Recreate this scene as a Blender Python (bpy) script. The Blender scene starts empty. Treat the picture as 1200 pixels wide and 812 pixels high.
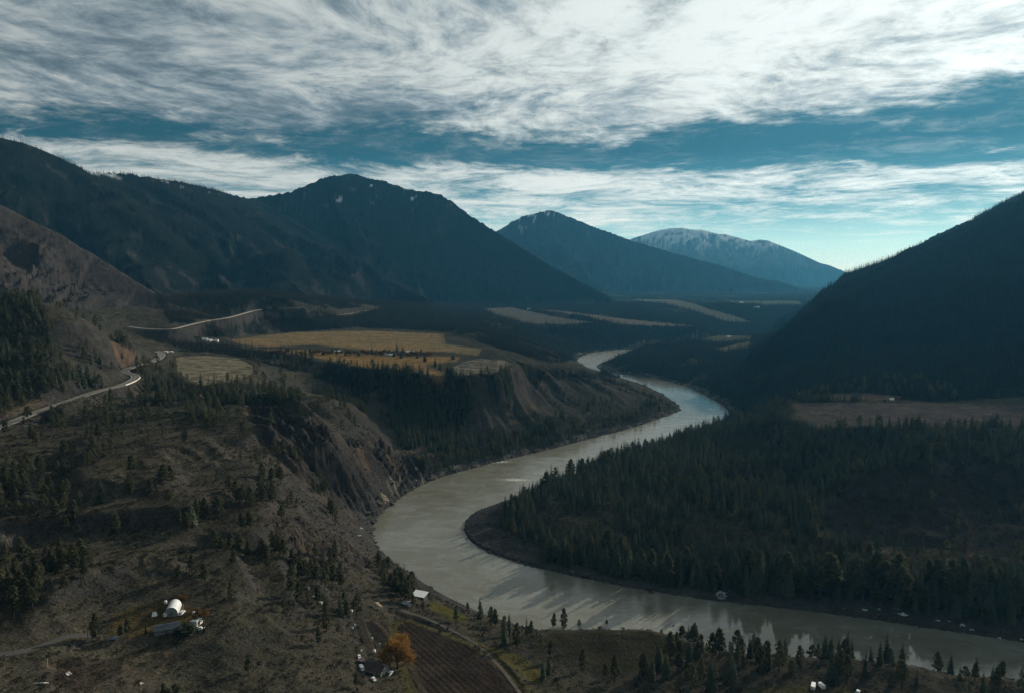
import bpy, bmesh, math, random
import numpy as np
from math import radians as R_
sc = bpy.context.scene
COL = sc.collection

# ------------------------------------------------------------------ camera
CAM_H = 300.0
F = 800.0                      # focal length in pixels of the 1200 x 812 photograph
HORIZON = 325.0
PITCH = math.atan((406.0 - HORIZON) / F)
cam_d = bpy.data.cameras.new('camera')
cam = bpy.data.objects.new('camera', cam_d); COL.objects.link(cam)
cam.location = (0, 0, CAM_H)
cam.rotation_euler = (math.pi / 2 - PITCH, 0, 0)
cam_d.sensor_width = 36.0
cam_d.lens = F * 36.0 / 1200.0
cam_d.clip_start = 1.0
cam_d.clip_end = 120000.0
sc.camera = cam

# ------------------------------------------------------------------ sun, sky, exposure
SUN_EL, SUN_AZ = R_(17), R_(44)            # azimuth measured to the right of straight ahead (+Y)
SUN_DIR = (math.sin(SUN_AZ) * math.cos(SUN_EL), math.cos(SUN_AZ) * math.cos(SUN_EL), math.sin(SUN_EL))
sun_d = bpy.data.lights.new('sun', 'SUN'); sun_d.energy = 4.6; sun_d.angle = R_(0.5); sun_d.color = (1.0, 0.94, 0.83)
sun = bpy.data.objects.new('sun', sun_d); COL.objects.link(sun)
sun.location = (1000, 900, 2500)
sun.rotation_euler = (math.pi / 2 - SUN_EL, 0, math.pi - SUN_AZ)
sc.view_settings.view_transform = 'Standard'
sc.view_settings.look = 'None'
sc.view_settings.gamma = 1.0
sc.view_settings.exposure = 0.12
sc.view_settings.use_curve_mapping = False
sc.cycles.use_denoising = True
sc.cycles.denoiser = 'OPENIMAGEDENOISE'
sc.cycles.denoising_input_passes = 'RGB_ALBEDO_NORMAL'
sc.cycles.denoising_prefilter = 'NONE'
sc.cycles.max_bounces = 5
sc.cycles.diffuse_bounces = 2
sc.cycles.glossy_bounces = 3
sc.cycles.transmission_bounces = 2
sc.cycles.volume_bounces = 0
sc.cycles.transparent_max_bounces = 4
sc.cycles.caustics_reflective = False
sc.cycles.caustics_refractive = False

world = bpy.data.worlds.new('World'); sc.world = world; world.use_nodes = True


class NT:
    """Small helper to write node trees."""
    def __init__(s, tree):
        s.t = tree; tree.nodes.clear()
    def n(s, kind, **kw):
        nd = s.t.nodes.new(kind)
        for k, v in kw.items():
            setattr(nd, k, v)
        return nd
    def link(s, a, b):
        s.t.links.new(a, b)
    def put(s, sock, v):
        if hasattr(v, 'node'):
            s.t.links.new(v, sock)
        elif v is not None:
            sock.default_value = v
    def math(s, op, a, b=None, c=None, clamp=False):
        nd = s.n('ShaderNodeMath', operation=op, use_clamp=clamp)
        s.put(nd.inputs[0], a); s.put(nd.inputs[1], b); s.put(nd.inputs[2], c)
        return nd.outputs[0]
    def vmath(s, op, a, b=None, scale=None):
        nd = s.n('ShaderNodeVectorMath', operation=op)
        s.put(nd.inputs[0], a); s.put(nd.inputs[1], b)
        if scale is not None: s.put(nd.inputs['Scale'], scale)
        return nd.outputs['Value'] if op in ('DOT_PRODUCT', 'LENGTH', 'DISTANCE') else nd.outputs[0]
    def noise(s, vec, scale, detail=4.0, rough=0.5, dist=0.0, col=False):
        nd = s.n('ShaderNodeTexNoise')
        s.put(nd.inputs['Vector'], vec); nd.inputs['Scale'].default_value = scale
        nd.inputs['Detail'].default_value = detail; nd.inputs['Roughness'].default_value = rough
        nd.inputs['Distortion'].default_value = dist
        return nd.outputs['Color'] if col else nd.outputs[0]
    def ramp(s, fac, stops, interp='LINEAR'):
        nd = s.n('ShaderNodeValToRGB'); nd.color_ramp.interpolation = interp
        e = nd.color_ramp.elements
        while len(e) < len(stops): e.new(0.5)
        for i, (p, c) in enumerate(stops):
            e[i].position = p
            e[i].color = c if isinstance(c, tuple) and len(c) == 4 else (tuple(c) + (1,) if isinstance(c, tuple) else (c, c, c, 1))
        s.put(nd.inputs[0], fac)
        return nd.outputs[0]
    def mix(s, fac, a, b, mode='MIX'):
        nd = s.n('ShaderNodeMix', data_type='RGBA', blend_type=mode)
        s.put(nd.inputs[0], fac); s.put(nd.inputs[6], a); s.put(nd.inputs[7], b)
        return nd.outputs[2]
    def mapr(s, v, a, b, c=0.0, d=1.0, smooth=True):
        nd = s.n('ShaderNodeMapRange', interpolation_type='SMOOTHSTEP' if smooth else 'LINEAR')
        s.put(nd.inputs[0], v); s.put(nd.inputs[1], a); s.put(nd.inputs[2], b); s.put(nd.inputs[3], c); s.put(nd.inputs[4], d)
        return nd.outputs[0]
    def combine(s, x, y, z):
        nd = s.n('ShaderNodeCombineXYZ'); s.put(nd.inputs[0], x); s.put(nd.inputs[1], y); s.put(nd.inputs[2], z)
        return nd.outputs[0]


def build_sky():
    w = NT(world.node_tree)
    tc = w.n('ShaderNodeTexCoord')
    d = tc.outputs['Generated']
    sep = w.n('ShaderNodeSeparateXYZ'); w.link(d, sep.inputs[0])
    x, y, z = sep.outputs
    sky = w.n('ShaderNodeTexSky', sky_type='NISHITA', sun_disc=False)
    sky.sun_elevation = SUN_EL; sky.sun_rotation = SUN_AZ
    sky.altitude = 600; sky.air_density = 1.0; sky.dust_density = 0.4; sky.ozone_density = 2.0
    # teal cast of the whole picture, pale at the horizon
    bw = w.n('ShaderNodeRGBToBW'); w.link(sky.outputs[0], bw.inputs[0])
    lev = w.math('MINIMUM', bw.outputs[0], 6.5)
    grey = w.vmath('SCALE', (1.0, 1.0, 1.0), None, lev)
    skyc = w.mix(0.8, sky.outputs[0], grey)
    skyc = w.mix(1.0, skyc, w.ramp(z, [(0.0, (0.78, 1.02, 1.08)), (0.045, (0.56, 0.90, 0.95)), (0.08, (0.30, 0.58, 0.64)), (0.11, (0.10, 0.31, 0.39)), (0.17, (0.040, 0.165, 0.225)), (0.25, (0.05, 0.20, 0.27)), (0.6, (0.12, 0.26, 0.32))]), 'MULTIPLY')
    zc = w.math('ADD', w.math('MAXIMUM', z, 0.0), 0.05)
    px = w.math('DIVIDE', x, zc); py = w.math('DIVIDE', y, zc)
    P = w.combine(px, py, 0.0)
    wn = w.noise(P, 0.42, 3, 0.5, 0, col=True)
    Pw = w.vmath('ADD', P, w.vmath('SCALE', w.vmath('SUBTRACT', wn, (0.5, 0.5, 0.5)), None, 1.5))
    big = w.noise(w.vmath('MULTIPLY', Pw, (0.6, 1.0, 1.0)), 0.62, 5, 0.55)
    Ps = w.vmath('MULTIPLY', Pw, (1.0, 0.72, 1.0))
    fine = w.noise(Ps, 1.75, 10, 0.66, 0.35)
    wisp = w.noise(w.vmath('MULTIPLY', Pw, (0.9, 1.15, 1.0)), 1.3, 10, 0.68, 0.4)
    mack = w.noise(w.vmath('MULTIPLY', Pw, (1.0, 0.9, 1.0)), 7.5, 6, 0.66, 0.2)
    az = w.math('ARCTAN2', x, y)
    bend = w.math('MULTIPLY', w.math('SUBTRACT', w.noise(w.combine(az, w.math('MULTIPLY', z, 3.5), 3.1), 4.2, 6, 0.66), 0.5), 0.150)
    el = w.math('ADD', z, bend)
    el_hi = w.math('SUBTRACT', el, w.math('MULTIPLY', az, 0.018))
    cov_hi = w.mapr(el_hi, 0.150, 0.240)                      # the high sheet
    cov_lo = w.math('MULTIPLY', w.mapr(el, -0.03, 0.125), w.mapr(w.math('ADD', w.math('ADD', z, w.math('MULTIPLY', az, 0.022)), w.math('MULTIPLY', w.math('SUBTRACT', fine, 0.5), 0.05)), 0.176, 0.140))
    cov_lo = w.math('MULTIPLY', cov_lo, w.mapr(az, 0.1, 0.7, 1.0, 0.80))
    top = w.mapr(z, 0.46, 0.80, 1.0, 0.70)
    nz = w.math('ADD', w.math('ADD', w.math('MULTIPLY', fine, 0.44), w.math('MULTIPLY', wisp, 0.32)), w.math('MULTIPLY', mack, 0.24))
    thr_hi = w.math('SUBTRACT', 0.76, w.math('MULTIPLY', cov_hi, 0.415))
    c_hi = w.mapr(nz, w.math('SUBTRACT', thr_hi, 0.11), w.math('ADD', thr_hi, 0.20))
    c_hi = w.math('MULTIPLY', c_hi, top)
    thr_lo = w.math('SUBTRACT', 0.74, w.math('MULTIPLY', cov_lo, 0.315))
    nl = w.math('ADD', w.math('MULTIPLY', wisp, 0.75), w.math('MULTIPLY', mack, 0.25))
    c_lo = w.mapr(nl, w.math('SUBTRACT', thr_lo, 0.11), w.math('ADD', thr_lo, 0.17))
    veil = w.math('MULTIPLY', w.mapr(w.math('ADD', w.math('MULTIPLY', wisp, .7), w.math('MULTIPLY', mack, .3)), 0.46, 0.74), 0.30)
    cl = w.math('MAXIMUM', w.math('MAXIMUM', c_hi, c_lo), veil)
    sd = w.vmath('DOT_PRODUCT', d, SUN_DIR)
    glow = w.math('POWER', w.math('MAXIMUM', sd, 0.0), 5.0)
    glow2 = w.math('POWER', w.math('MAXIMUM', sd, 0.0), 40.0)
    mott = w.math('ADD', w.math('ADD', w.math('MULTIPLY', big, 0.40), w.math('MULTIPLY', fine, 0.36)), w.math('MULTIPLY', mack, 0.24))
    side = w.mapr(az, -0.45, 0.40)
    lo_dark = w.math('SUBTRACT', 0.40, w.math('MULTIPLY', w.math('MULTIPLY', cov_hi, -0.35), side))
    # grey undersides, thinner and whiter towards the sun; the low band stays white
    shade = w.mapr(mott, w.math('SUBTRACT', 0.41, w.math('MULTIPLY', side, .06)), w.math('SUBTRACT', 0.60, w.math('MULTIPLY', side, .06)), 0.34, 1.0)
    shade = w.math('ADD', shade, w.math('MULTIPLY', side, 0.12))
    low_white = w.math('MULTIPLY', w.mapr(z, 0.185, 0.15), w.math('MULTIPLY', w.math('SUBTRACT', 1.18, shade), .92))
    shade = w.math('MINIMUM', w.math('ADD', shade, low_white), 1.12)
    lum = w.math('ADD', w.math('ADD', 5.8, w.math('MULTIPLY', glow, 2.3)), w.math('MULTIPLY', glow2, 1.2))
    lum = w.math('MULTIPLY', lum, shade)
    lum = w.math('MULTIPLY', lum, w.mapr(az, -0.60, 0.15, 0.80, 1.0))
    lum = w.math('MULTIPLY', lum, w.mapr(y, -0.5, 0.3, 0.45, 1.0))
    cloud = w.vmath('SCALE', w.mix(w.mapr(shade, .35, .95), (0.74, 0.93, 1.06, 1), (0.90, 0.985, 0.98, 1)), None, lum)
    colr = w.mix(w.math('MULTIPLY', cl, 0.96), skyc, cloud)
    bg = w.n('ShaderNodeBackground'); w.link(colr, bg.inputs[0]); bg.inputs[1].default_value = 0.115
    out = w.n('ShaderNodeOutputWorld'); w.link(bg.outputs[0], out.inputs[0])


build_sky()

# ------------------------------------------------------------------ pixel <-> place helpers (used only to read positions off the photograph)
_cp, _sp = math.cos(PITCH), math.sin(PITCH)


def ray(px, py):
    a = (px - 600.0) / F; b = -(py - 406.0) / F
    dy = _cp + b * _sp; dz = -_sp + b * _cp
    return a / dy, dz / dy          # x per metre forward, z per metre forward


def at_z(px, py, z):
    """place on the level z seen at that pixel"""
    a, s = ray(px, py)
    Y = (z - CAM_H) / s
    return (a * Y, Y, z)


def at_y(px, py, Y):
    a, s = ray(px, py)
    return (a * Y, Y, CAM_H + s * Y)


def project(x, y, z):
    zz = z - CAM_H
    f = y * _cp - zz * _sp
    u = y * _sp + zz * _cp
    f = np.maximum(f, 1e-3)
    return 600 + F * x / f, 406 - F * u / f


# ------------------------------------------------------------------ noise
def _hash(ix, iy, seed):
    h = (ix.astype(np.int64) * 374761393 + iy.astype(np.int64) * 668265263 + seed * 1442695041) & 0xFFFFFFFF
    h = ((h ^ (h >> 13)) * 1274126177) & 0xFFFFFFFF
    h = (h ^ (h >> 16)) & 0xFFFFFFFF
    return h


def noise(x, y, seed=0):
    x = np.asarray(x, dtype=np.float64); y = np.asarray(y, dtype=np.float64)
    ix = np.floor(x); iy = np.floor(y)
    fx = x - ix; fy = y - iy
    ux = fx * fx * fx * (fx * (fx * 6 - 15) + 10); uy = fy * fy * fy * (fy * (fy * 6 - 15) + 10)
    def g(dx, dy):
        a = _hash(ix + dx, iy + dy, seed).astype(np.float64) * (2 * np.pi / 4294967296.0)
        return np.cos(a) * (fx - dx) + np.sin(a) * (fy - dy)
    n0 = g(0, 0) * (1 - ux) + g(1, 0) * ux
    n1 = g(0, 1) * (1 - ux) + g(1, 1) * ux
    return (n0 * (1 - uy) + n1 * uy) * 1.5


def fbm(x, y, octs=4, seed=0, gain=0.5):
    s = 0; a = 1.0; t = 0
    for i in range(octs):
        s = s + a * noise(x, y, seed + i * 7); t += a
        x = x * 2.03 + 11.3; y = y * 2.03 - 7.7; a *= gain
    return s / t


def ridged(x, y, octs=4, seed=0, gain=0.5):
    s = 0; a = 1.0; t = 0
    for i in range(octs):
        s = s + a * (1 - np.abs(noise(x, y, seed + i * 7)) * 2); t += a
        x = x * 2.03 + 5.1; y = y * 2.03 + 3.3; a *= gain
    return s / t


def sstep(a, b, v):
    t = np.clip((v - a) / (b - a), 0, 1)
    return t * t * (3 - 2 * t)


def poly_dist(px, py, poly, closed):
    """distance to polyline, index-parameter of nearest point, arclength of it"""
    P = np.asarray(poly, float)[:, :2]
    n = len(P); best = np.full(px.shape, 1e18); arc = np.zeros(px.shape); par = np.zeros(px.shape)
    L = 0.0
    for i in range(n if closed else n - 1):
        a = P[i]; b = P[(i + 1) % n]; e = b - a; l2 = float(e @ e)
        if l2 < 1e-9: continue
        t = np.clip(((px - a[0]) * e[0] + (py - a[1]) * e[1]) / l2, 0, 1)
        d2 = (px - a[0] - t * e[0]) ** 2 + (py - a[1] - t * e[1]) ** 2
        m = d2 < best
        best = np.where(m, d2, best); par = np.where(m, i + t, par)
        l = math.sqrt(l2); arc = np.where(m, L + t * l, arc); L += l
    return np.sqrt(best), par, arc


def inside(px, py, poly):
    P = np.asarray(poly, float)[:, :2]
    c = np.zeros(px.shape, bool); n = len(P)
    for i in range(n):
        x0, y0 = P[i]; x1, y1 = P[(i + 1) % n]
        if y0 == y1: continue
        m = (y0 > py) != (y1 > py)
        c ^= m & (px < (x1 - x0) * (py - y0) / (y1 - y0) + x0)
    return c


def smooth_line(pts, n=8):
    """Catmull-Rom through pts"""
    P = [np.asarray(p, float) for p in pts]
    P = [2 * P[0] - P[1]] + P + [2 * P[-1] - P[-2]]
    out = []
    for i in range(1, len(P) - 2):
        for k in range(n):
            t = k / n
            out.append(0.5 * ((2 * P[i]) + (-P[i - 1] + P[i + 1]) * t + (2 * P[i - 1] - 5 * P[i] + 4 * P[i + 1] - P[i + 2]) * t * t
                              + (-P[i - 1] + 3 * P[i] - 3 * P[i + 1] + P[i + 2]) * t ** 3))
    out.append(P[-2])
    return np.array(out)


# ------------------------------------------------------------------ the river, read off the photograph at water level
BANK_A = [(1700, 940), (1450, 868), (1250, 825), (1100, 800), (950, 782), (800, 768), (700, 756), (620, 738), (560, 718), (512, 694), (474, 668), (447, 648),
          (437, 632), (436, 618), (446, 602), (470, 582), (500, 565), (540, 552), (590, 539), (640, 527), (690, 514), (740, 501), (783, 486), (796, 478),
          (780, 465), (755, 452), (722, 441), (690, 432), (676, 422), (688, 415), (712, 411), (735, 409), (790, 403.5), (870, 398), (960, 394)]
BANK_B = [(1700, 850), (1450, 800), (1330, 776), (1200, 752), (1100, 737), (1000, 722), (900, 710), (830, 702), (750, 690), (680, 676), (620, 662), (572, 646), (549, 630),
          (545, 614), (556, 602), (580, 592), (615, 580), (660, 563), (715, 541), (775, 519), (830, 500), (853, 488), (850, 477), (833, 466), (806, 453),
          (768, 443), (730, 438), (706, 434), (700, 428), (716, 421), (738, 414.5), (795, 408), (870, 401.5), (960, 396.5)]
bankA = smooth_line([at_z(x, y, 0)[:2] for x, y in BANK_A], 5)
bankB = smooth_line([at_z(x, y, 0)[:2] for x, y in BANK_B], 5)
RIVER = np.concatenate([bankA, bankB[::-1]])

# ------------------------------------------------------------------ base heights: (pixel x, pixel y, height above the river)
CTRL = [
    # foreground left hillside
    (0, 812, 104), (100, 812, 96), (200, 812, 86), (300, 812, 76), (400, 812, 66), (0, 760, 104), (100, 765, 96), (300, 765, 80), (200, 728, 92), (170, 735, 92), (240, 735, 92), (120, 738, 94),
    (0, 715, 106), (60, 690, 112), (190, 642, 107), (260, 655, 100), (140, 655, 106), (180, 634, 98), (240, 640, 96), (120, 640, 100), (330, 690, 82), (400, 720, 62), (370, 660, 62), (300, 660, 88), (410, 650, 30), (360, 620, 72), (330, 600, 92),
    (40, 640, 104), (0, 620, 116), (100, 600, 118), (170, 584, 121), (230, 590, 116), (250, 610, 100), (60, 575, 126), (200, 560, 126), (290, 600, 108), (0, 560, 128),
    (100, 545, 130), (180, 545, 130), (130, 520, 138), (60, 530, 134), (250, 545, 122), (320, 560, 104), (380, 590, 50), (410, 610, 24), (200, 500, 140), (260, 500, 134), (290, 478, 138), (320, 480, 136),
    (340, 520, 112), (370, 545, 82), (400, 570, 48), (425, 590, 22), (400, 540, 76), (350, 470, 130), (400, 500, 104), (440, 540, 58), (460, 560, 24),
    (0, 500, 140), (60, 477, 148), (130, 450, 152), (180, 420, 156), (150, 440, 154), (100, 460, 150), (30, 488, 142),
    (0, 350, 267), (40, 353, 263), (0, 420, 193), (40, 400, 211), (60, 430, 182), (100, 380, 230), (-120, 340, 282), (-120, 440, 190), (130, 400, 200), (150, 420, 172), (165, 408, 176), (20, 460, 160), (80, 450, 163),
    # terrace with the meadow and the golden fields
    (215, 420, 152), (290, 425, 146), (215, 445, 148), (300, 445, 142), (250, 432, 148), (250, 460, 142), (330, 450, 134),
    (220, 400, 158), (300, 405, 140), (400, 425, 128), (450, 430, 127), (500, 436, 126), (530, 438, 124), (570, 437, 122), (600, 430, 118), (460, 405, 130), (400, 400, 132), (330, 395, 136), (540, 405, 128), (480, 392, 132), (400, 389, 134), (300, 393, 140), (590, 418, 122),
    (350, 430, 122), (400, 445, 104), (450, 455, 92), (480, 500, 48), (520, 520, 28), (420, 470, 104), (470, 530, 36),
    (640, 430, 96), (680, 440, 70), (720, 455, 44), (760, 470, 18), (620, 470, 52), (560, 480, 66), (560, 520, 20), (660, 490, 34), (620, 510, 16), (700, 490, 16), (670, 465, 48), (600, 445, 98), (720, 470, 28),
    # upper road bench
    (160, 384, 186), (200, 383, 186), (250, 375, 190), (300, 365, 196), (350, 361, 202), (230, 390, 168), (300, 380, 160), (350, 385, 142), (400, 370, 170), (450, 362, 178), (420, 380, 142), (500, 385, 132),
    (500, 362, 160), (560, 385, 122), (600, 395, 116), (640, 410, 88), (660, 420, 40), (560, 366, 130), (540, 372, 126),
    # far terraces and valley floor
    (590, 366, 112), (620, 364, 108), (640, 378, 100), (700, 381, 90), (780, 382, 72), (820, 384, 62), (640, 392, 74), (700, 396, 40), (760, 396, 34), (680, 404, 20), (620, 388, 104), (720, 372, 102), (800, 376, 96),
    (700, 360, 112), (800, 362, 104), (900, 366, 92), (700, 352, 118), (860, 352, 116), (940, 352, 112), (760, 352, 118), (900, 347, 118), (840, 346, 120),
    # right bank terrace and forest spur
    (760, 425, 30), (800, 415, 44), (860, 402, 56), (775, 402.5, 41), (752, 406.5, 33), (815, 399, 47), (830, 395, 52), (790, 412, 40), (880, 420, 50), (900, 395, 64), (860, 440, 34), (900, 450, 58), (850, 455, 18), (880, 470, 22), (940, 390, 74),
    (960, 465, 88), (930, 475, 84), (1050, 465, 92), (1150, 463, 96), (1200, 465, 98), (1000, 480, 88), (1100, 490, 90), (1200, 495, 94), (930, 500, 84), (1050, 505, 88), (1180, 505, 90), (1000, 455, 96), (1100, 455, 100), (1300, 470, 106),
    (880, 500, 52), (900, 520, 56), (840, 515, 28), (1000, 530, 64), (1050, 546, 76), (1100, 540, 80), (1180, 528, 86), (1000, 555, 66), (950, 565, 54), (900, 590, 46), (1050, 600, 44), (1150, 580, 56), (1150, 640, 42), (1050, 650, 32), (1200, 620, 50), (1200, 690, 31), (1100, 690, 21),
    (800, 560, 34), (750, 570, 30), (700, 580, 26), (650, 590, 20), (620, 600, 12), (800, 610, 28), (850, 640, 20), (720, 630, 16), (900, 660, 19), (780, 655, 8), (660, 640, 9), (600, 615, 6), (1000, 690, 16), (1300, 640, 46), (1300, 560, 70), (760, 535, 22),
    # near bluff
    (470, 700, 34), (492, 700, 25), (520, 712, 22), (560, 730, 28), (600, 740, 30), (650, 742, 36), (700, 738, 38), (760, 738, 38), (800, 748, 34), (820, 756, 30), (700, 762, 34), (620, 770, 36), (480, 740, 42), (530, 775, 44), (480, 810, 52), (600, 812, 46),
    (435, 785, 56), (430, 730, 52), (400, 780, 62), (700, 800, 38), (800, 790, 36), (850, 800, 38), (900, 805, 44), (960, 800, 44), (900, 780, 34), (980, 772, 40), (1060, 778, 38), (1120, 790, 40), (1050, 800, 46), (1150, 812, 44), (1200, 800, 40), (1300, 830, 40), (780, 765, 32), (900, 768, 26),
]
CTRL_XYZ = [at_z(*c) for c in CTRL]
CTRL_XYZ += [(b[0], b[1], 2.0) for b in bankA[::5]] + [(b[0], b[1], 2.0) for b in bankB[::5]]
# ground outside the picture
for az, r, z in [(-55, 300, 150), (-55, 700, 200), (-55, 1300, 330), (-60, 2500, 480), (-100, 300, 140), (-100, 1500, 300), (180, 300, 110), (180, 1500, 160), (100, 300, 40), (100, 900, 60), (65, 900, 110), (60, 1600, 120),
                 (0, 60, 100), (-90, 60, 110), (90, 60, 70), (180, 60, 100), (20, 200, 66), (-20, 200, 90), (45, 250, 46), (-45, 200, 115), (0, 260, 66), (0, 120, 84), (180, 8, 95), (-80, 4000, 500), (90, 3000, 150), (150, 5000, 250),
                 (-48, 7000, 260), (-30, 8000, 200), (-10, 8000, 150), (8, 12000, 130), (16, 12000, 125), (22, 15000, 130), (35, 9000, 130), (45, 5000, 120), (-20, 16000, 200), (15, 22000, 150), (40, 22000, 150), (-45, 30000, 200), (15, 42000, 150), (50, 42000, 150), (-120, 20000, 300), (120, 20000, 300), (180, 30000, 300),
                 (-30, 2600, 215), (-22, 3300, 205), (-40, 1500, 230), (-36, 1700, 210)]:
    a = R_(az); CTRL_XYZ.append((math.sin(a) * r, math.cos(a) * r, z))
CTRL_XYZ = np.array(CTRL_XYZ)


def conf(x, y):
    return np.arctan2(x, y), np.log(np.maximum(np.hypot(x, y), 1.0))


def tps_setup():
    u, v = conf(CTRL_XYZ[:, 0], CTRL_XYZ[:, 1]); z = CTRL_XYZ[:, 2]
    n = len(z)
    d2 = (u[:, None] - u[None]) ** 2 + (v[:, None] - v[None]) ** 2
    K = np.where(d2 > 0, 0.5 * d2 * np.log(d2 + 1e-12), 0) + np.eye(n) * 6e-5
    Pm = np.stack([np.ones(n), u, v], 1)
    A = np.zeros((n + 3, n + 3)); A[:n, :n] = K; A[:n, n:] = Pm; A[n:, :n] = Pm.T
    return u, v, np.linalg.solve(A, np.concatenate([z, np.zeros(3)]))


_tu, _tv, _tw = tps_setup()


def base_height(x, y):
    u, v = conf(x, y); n = len(_tu)
    out = _tw[n] + _tw[n + 1] * u + _tw[n + 2] * v
    for i in range(n):
        d2 = (u - _tu[i]) ** 2 + (v - _tv[i]) ** 2
        out = out + _tw[i] * 0.5 * d2 * np.log(d2 + 1e-12)
    return out


# ------------------------------------------------------------------ mountain ridges: (pixel x, pixel y, metres ahead), flank slope, curve
RIDGES = {
    'spur': ([(-420, 130, 1500), (-250, 172, 1650), (-100, 206, 1750), (0, 240, 1800), (60, 268, 1850), (110, 298, 1880), (165, 333, 1900), (215, 362, 1900)], 0.52, 1.15, 160, 0),
    'left_a': ([(-500, -40, 2500), (-300, 60, 3000), (-100, 130, 3250), (0, 160, 3400), (30, 168, 3450), (70, 185, 3520), (105, 201, 3650), (150, 204, 3850), (205, 212, 4050), (250, 222, 4400), (270, 228, 4600), (300, 234, 4800)], 0.58, 1.1, 190, 1),
    'left_b': ([(205, 212, 4050), (240, 243, 3900), (290, 287, 3600), (330, 320, 3300), (372, 358, 3000)], 0.50, 1.1, 180, 1),
    'left_c': ([(95, 198, 3600), (120, 250, 3300), (150, 300, 2900), (185, 345, 2600)], 0.55, 1.1, 190, 1),
    'left_d': ([(300, 234, 4800), (340, 258, 4600), (400, 295, 4250), (450, 327, 3950), (505, 352, 3600)], 0.50, 1.1, 170, 1),
    'peak_a': ([(290, 233, 5000), (340, 225, 5300), (380, 208, 5500), (410, 203, 5500), (450, 212, 5500), (480, 222, 5450), (512, 226, 5400), (530, 236, 5350), (550, 252, 5300), (590, 277, 5150), (640, 308, 4950), (680, 330, 4800), (715, 349, 4650)], 0.55, 1.15, 130, 2),
    'peak_b': ([(470, 300, 9800), (540, 285, 9500), (585, 270, 9300), (612, 254, 9000), (645, 246, 9000), (690, 262, 9000), (740, 281, 8900), (800, 298, 8800), (850, 313, 8700), (900, 327, 8600), (950, 339, 8500)], 0.50, 1.2, 130, 3),
    'peak_c': ([(640, 315, 15800), (700, 297, 15500), (740, 280, 15000), (765, 270, 15000), (800, 266, 15000), (850, 274, 15000), (880, 281, 14800), (900, 281, 14800), (930, 293, 14600), (960, 307, 14400), (1000, 321, 14000), (1045, 328, 13500)], 0.42, 1.2, 130, 4),
    'peak_d': ([(900, 322, 32000), (985, 316, 32000), (1012, 319, 31000), (1040, 317, 32000), (1150, 302, 33000), (1300, 290, 33000)], 0.3, 1.2, 140, 5),
    'right': ([(1900, 20, 3300), (1600, 50, 3100), (1400, 128, 2800), (1300, 180, 2680), (1200, 232, 2600), (1160, 252, 2700), (1130, 268, 2800), (1100, 284, 2950), (1075, 298, 3050), (1040, 318, 3200), (1000, 337, 3350), (960, 353, 3450), (920, 370, 3400), (885, 386, 3250)], 0.36, 1.25, 85, 6),
}
RID3 = {k: [at_y(*p) for p in v[0]] for k, v in RIDGES.items()}


def mountains(x, y, base):
    h = base.copy(); reg = np.full(x.shape, -1)
    wx = x + 60 * fbm(x / 500, y / 500, 3, 5); wy = y + 60 * fbm(x / 500, y / 500, 3, 9)
    rad = np.hypot(x, y)
    for k, (pts, slope, curve, zb, rid) in RIDGES.items():
        P = np.array(RID3[k])
        ht = P[:, 2].max() - zb
        reach = ht / slope * 1.6 + 400
        lo = P[:, :2].min(0) - reach; hi = P[:, :2].max(0) + reach
        m = (x > lo[0]) & (x < hi[0]) & (y > lo[1]) & (y < hi[1])
        if not m.any(): continue
        xx, yy = x[m], y[m]
        d, par, arc = poly_dist(xx, yy, P, False)
        i = np.clip(par.astype(int), 0, len(P) - 2); t = par - i
        zr = P[i, 2] * (1 - t) + P[i + 1, 2] * t
        H = np.maximum(zr - zb, 1.0)
        sc_ = max(0.30, ht / 900)
        wv = 420 * sc_
        # gullies and side spurs running down the flank
        g = ridged(arc / wv + 1.1 * fbm(xx / (wv * 1.5), yy / (wv * 1.5), 2, 31), d / (wv * 3.2) + rid * 3.7, 4, 40 + rid * 3, 0.55)
        g2 = fbm(xx / (wv * .35), yy / (wv * .35), 5, 60 + rid)
        W = H / slope * (1.0 + (0.13 if k == 'right' else 0.50) * (g - 0.45) * sstep(0, 0.25 * wv, d))
        tt = np.clip(d / np.maximum(W * 1.35, 1), 0, 1)
        f = (1 - tt) ** (curve * 1.25)
        amp = np.minimum((0.03 if k == 'right' else 0.12) * H, 50) * sstep(0, 0.6 * wv, d) * sstep(1.0, 0.75, tt)
        hh = zb + H * f + amp * g2 - 200 * sstep(0.55, 1.0, tt) - 4000 * (tt >= 1)
        up = hh > h[m]
        hm = h[m]; rm = reg[m]
        k_ = 10.0
        hm2 = np.maximum(hm, hh) + k_ * np.exp(-np.abs(hm - hh) / k_) * 0.25 * (hh > zb + 2)
        rm = np.where(up, rid, rm)
        h[m] = hm2; reg[m] = rm
    return h, reg


# ------------------------------------------------------------------ roads: (pixel x, pixel y, height)
def road_pts(px, n=8):
    return smooth_line([at_z(*p) for p in px], n)


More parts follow.
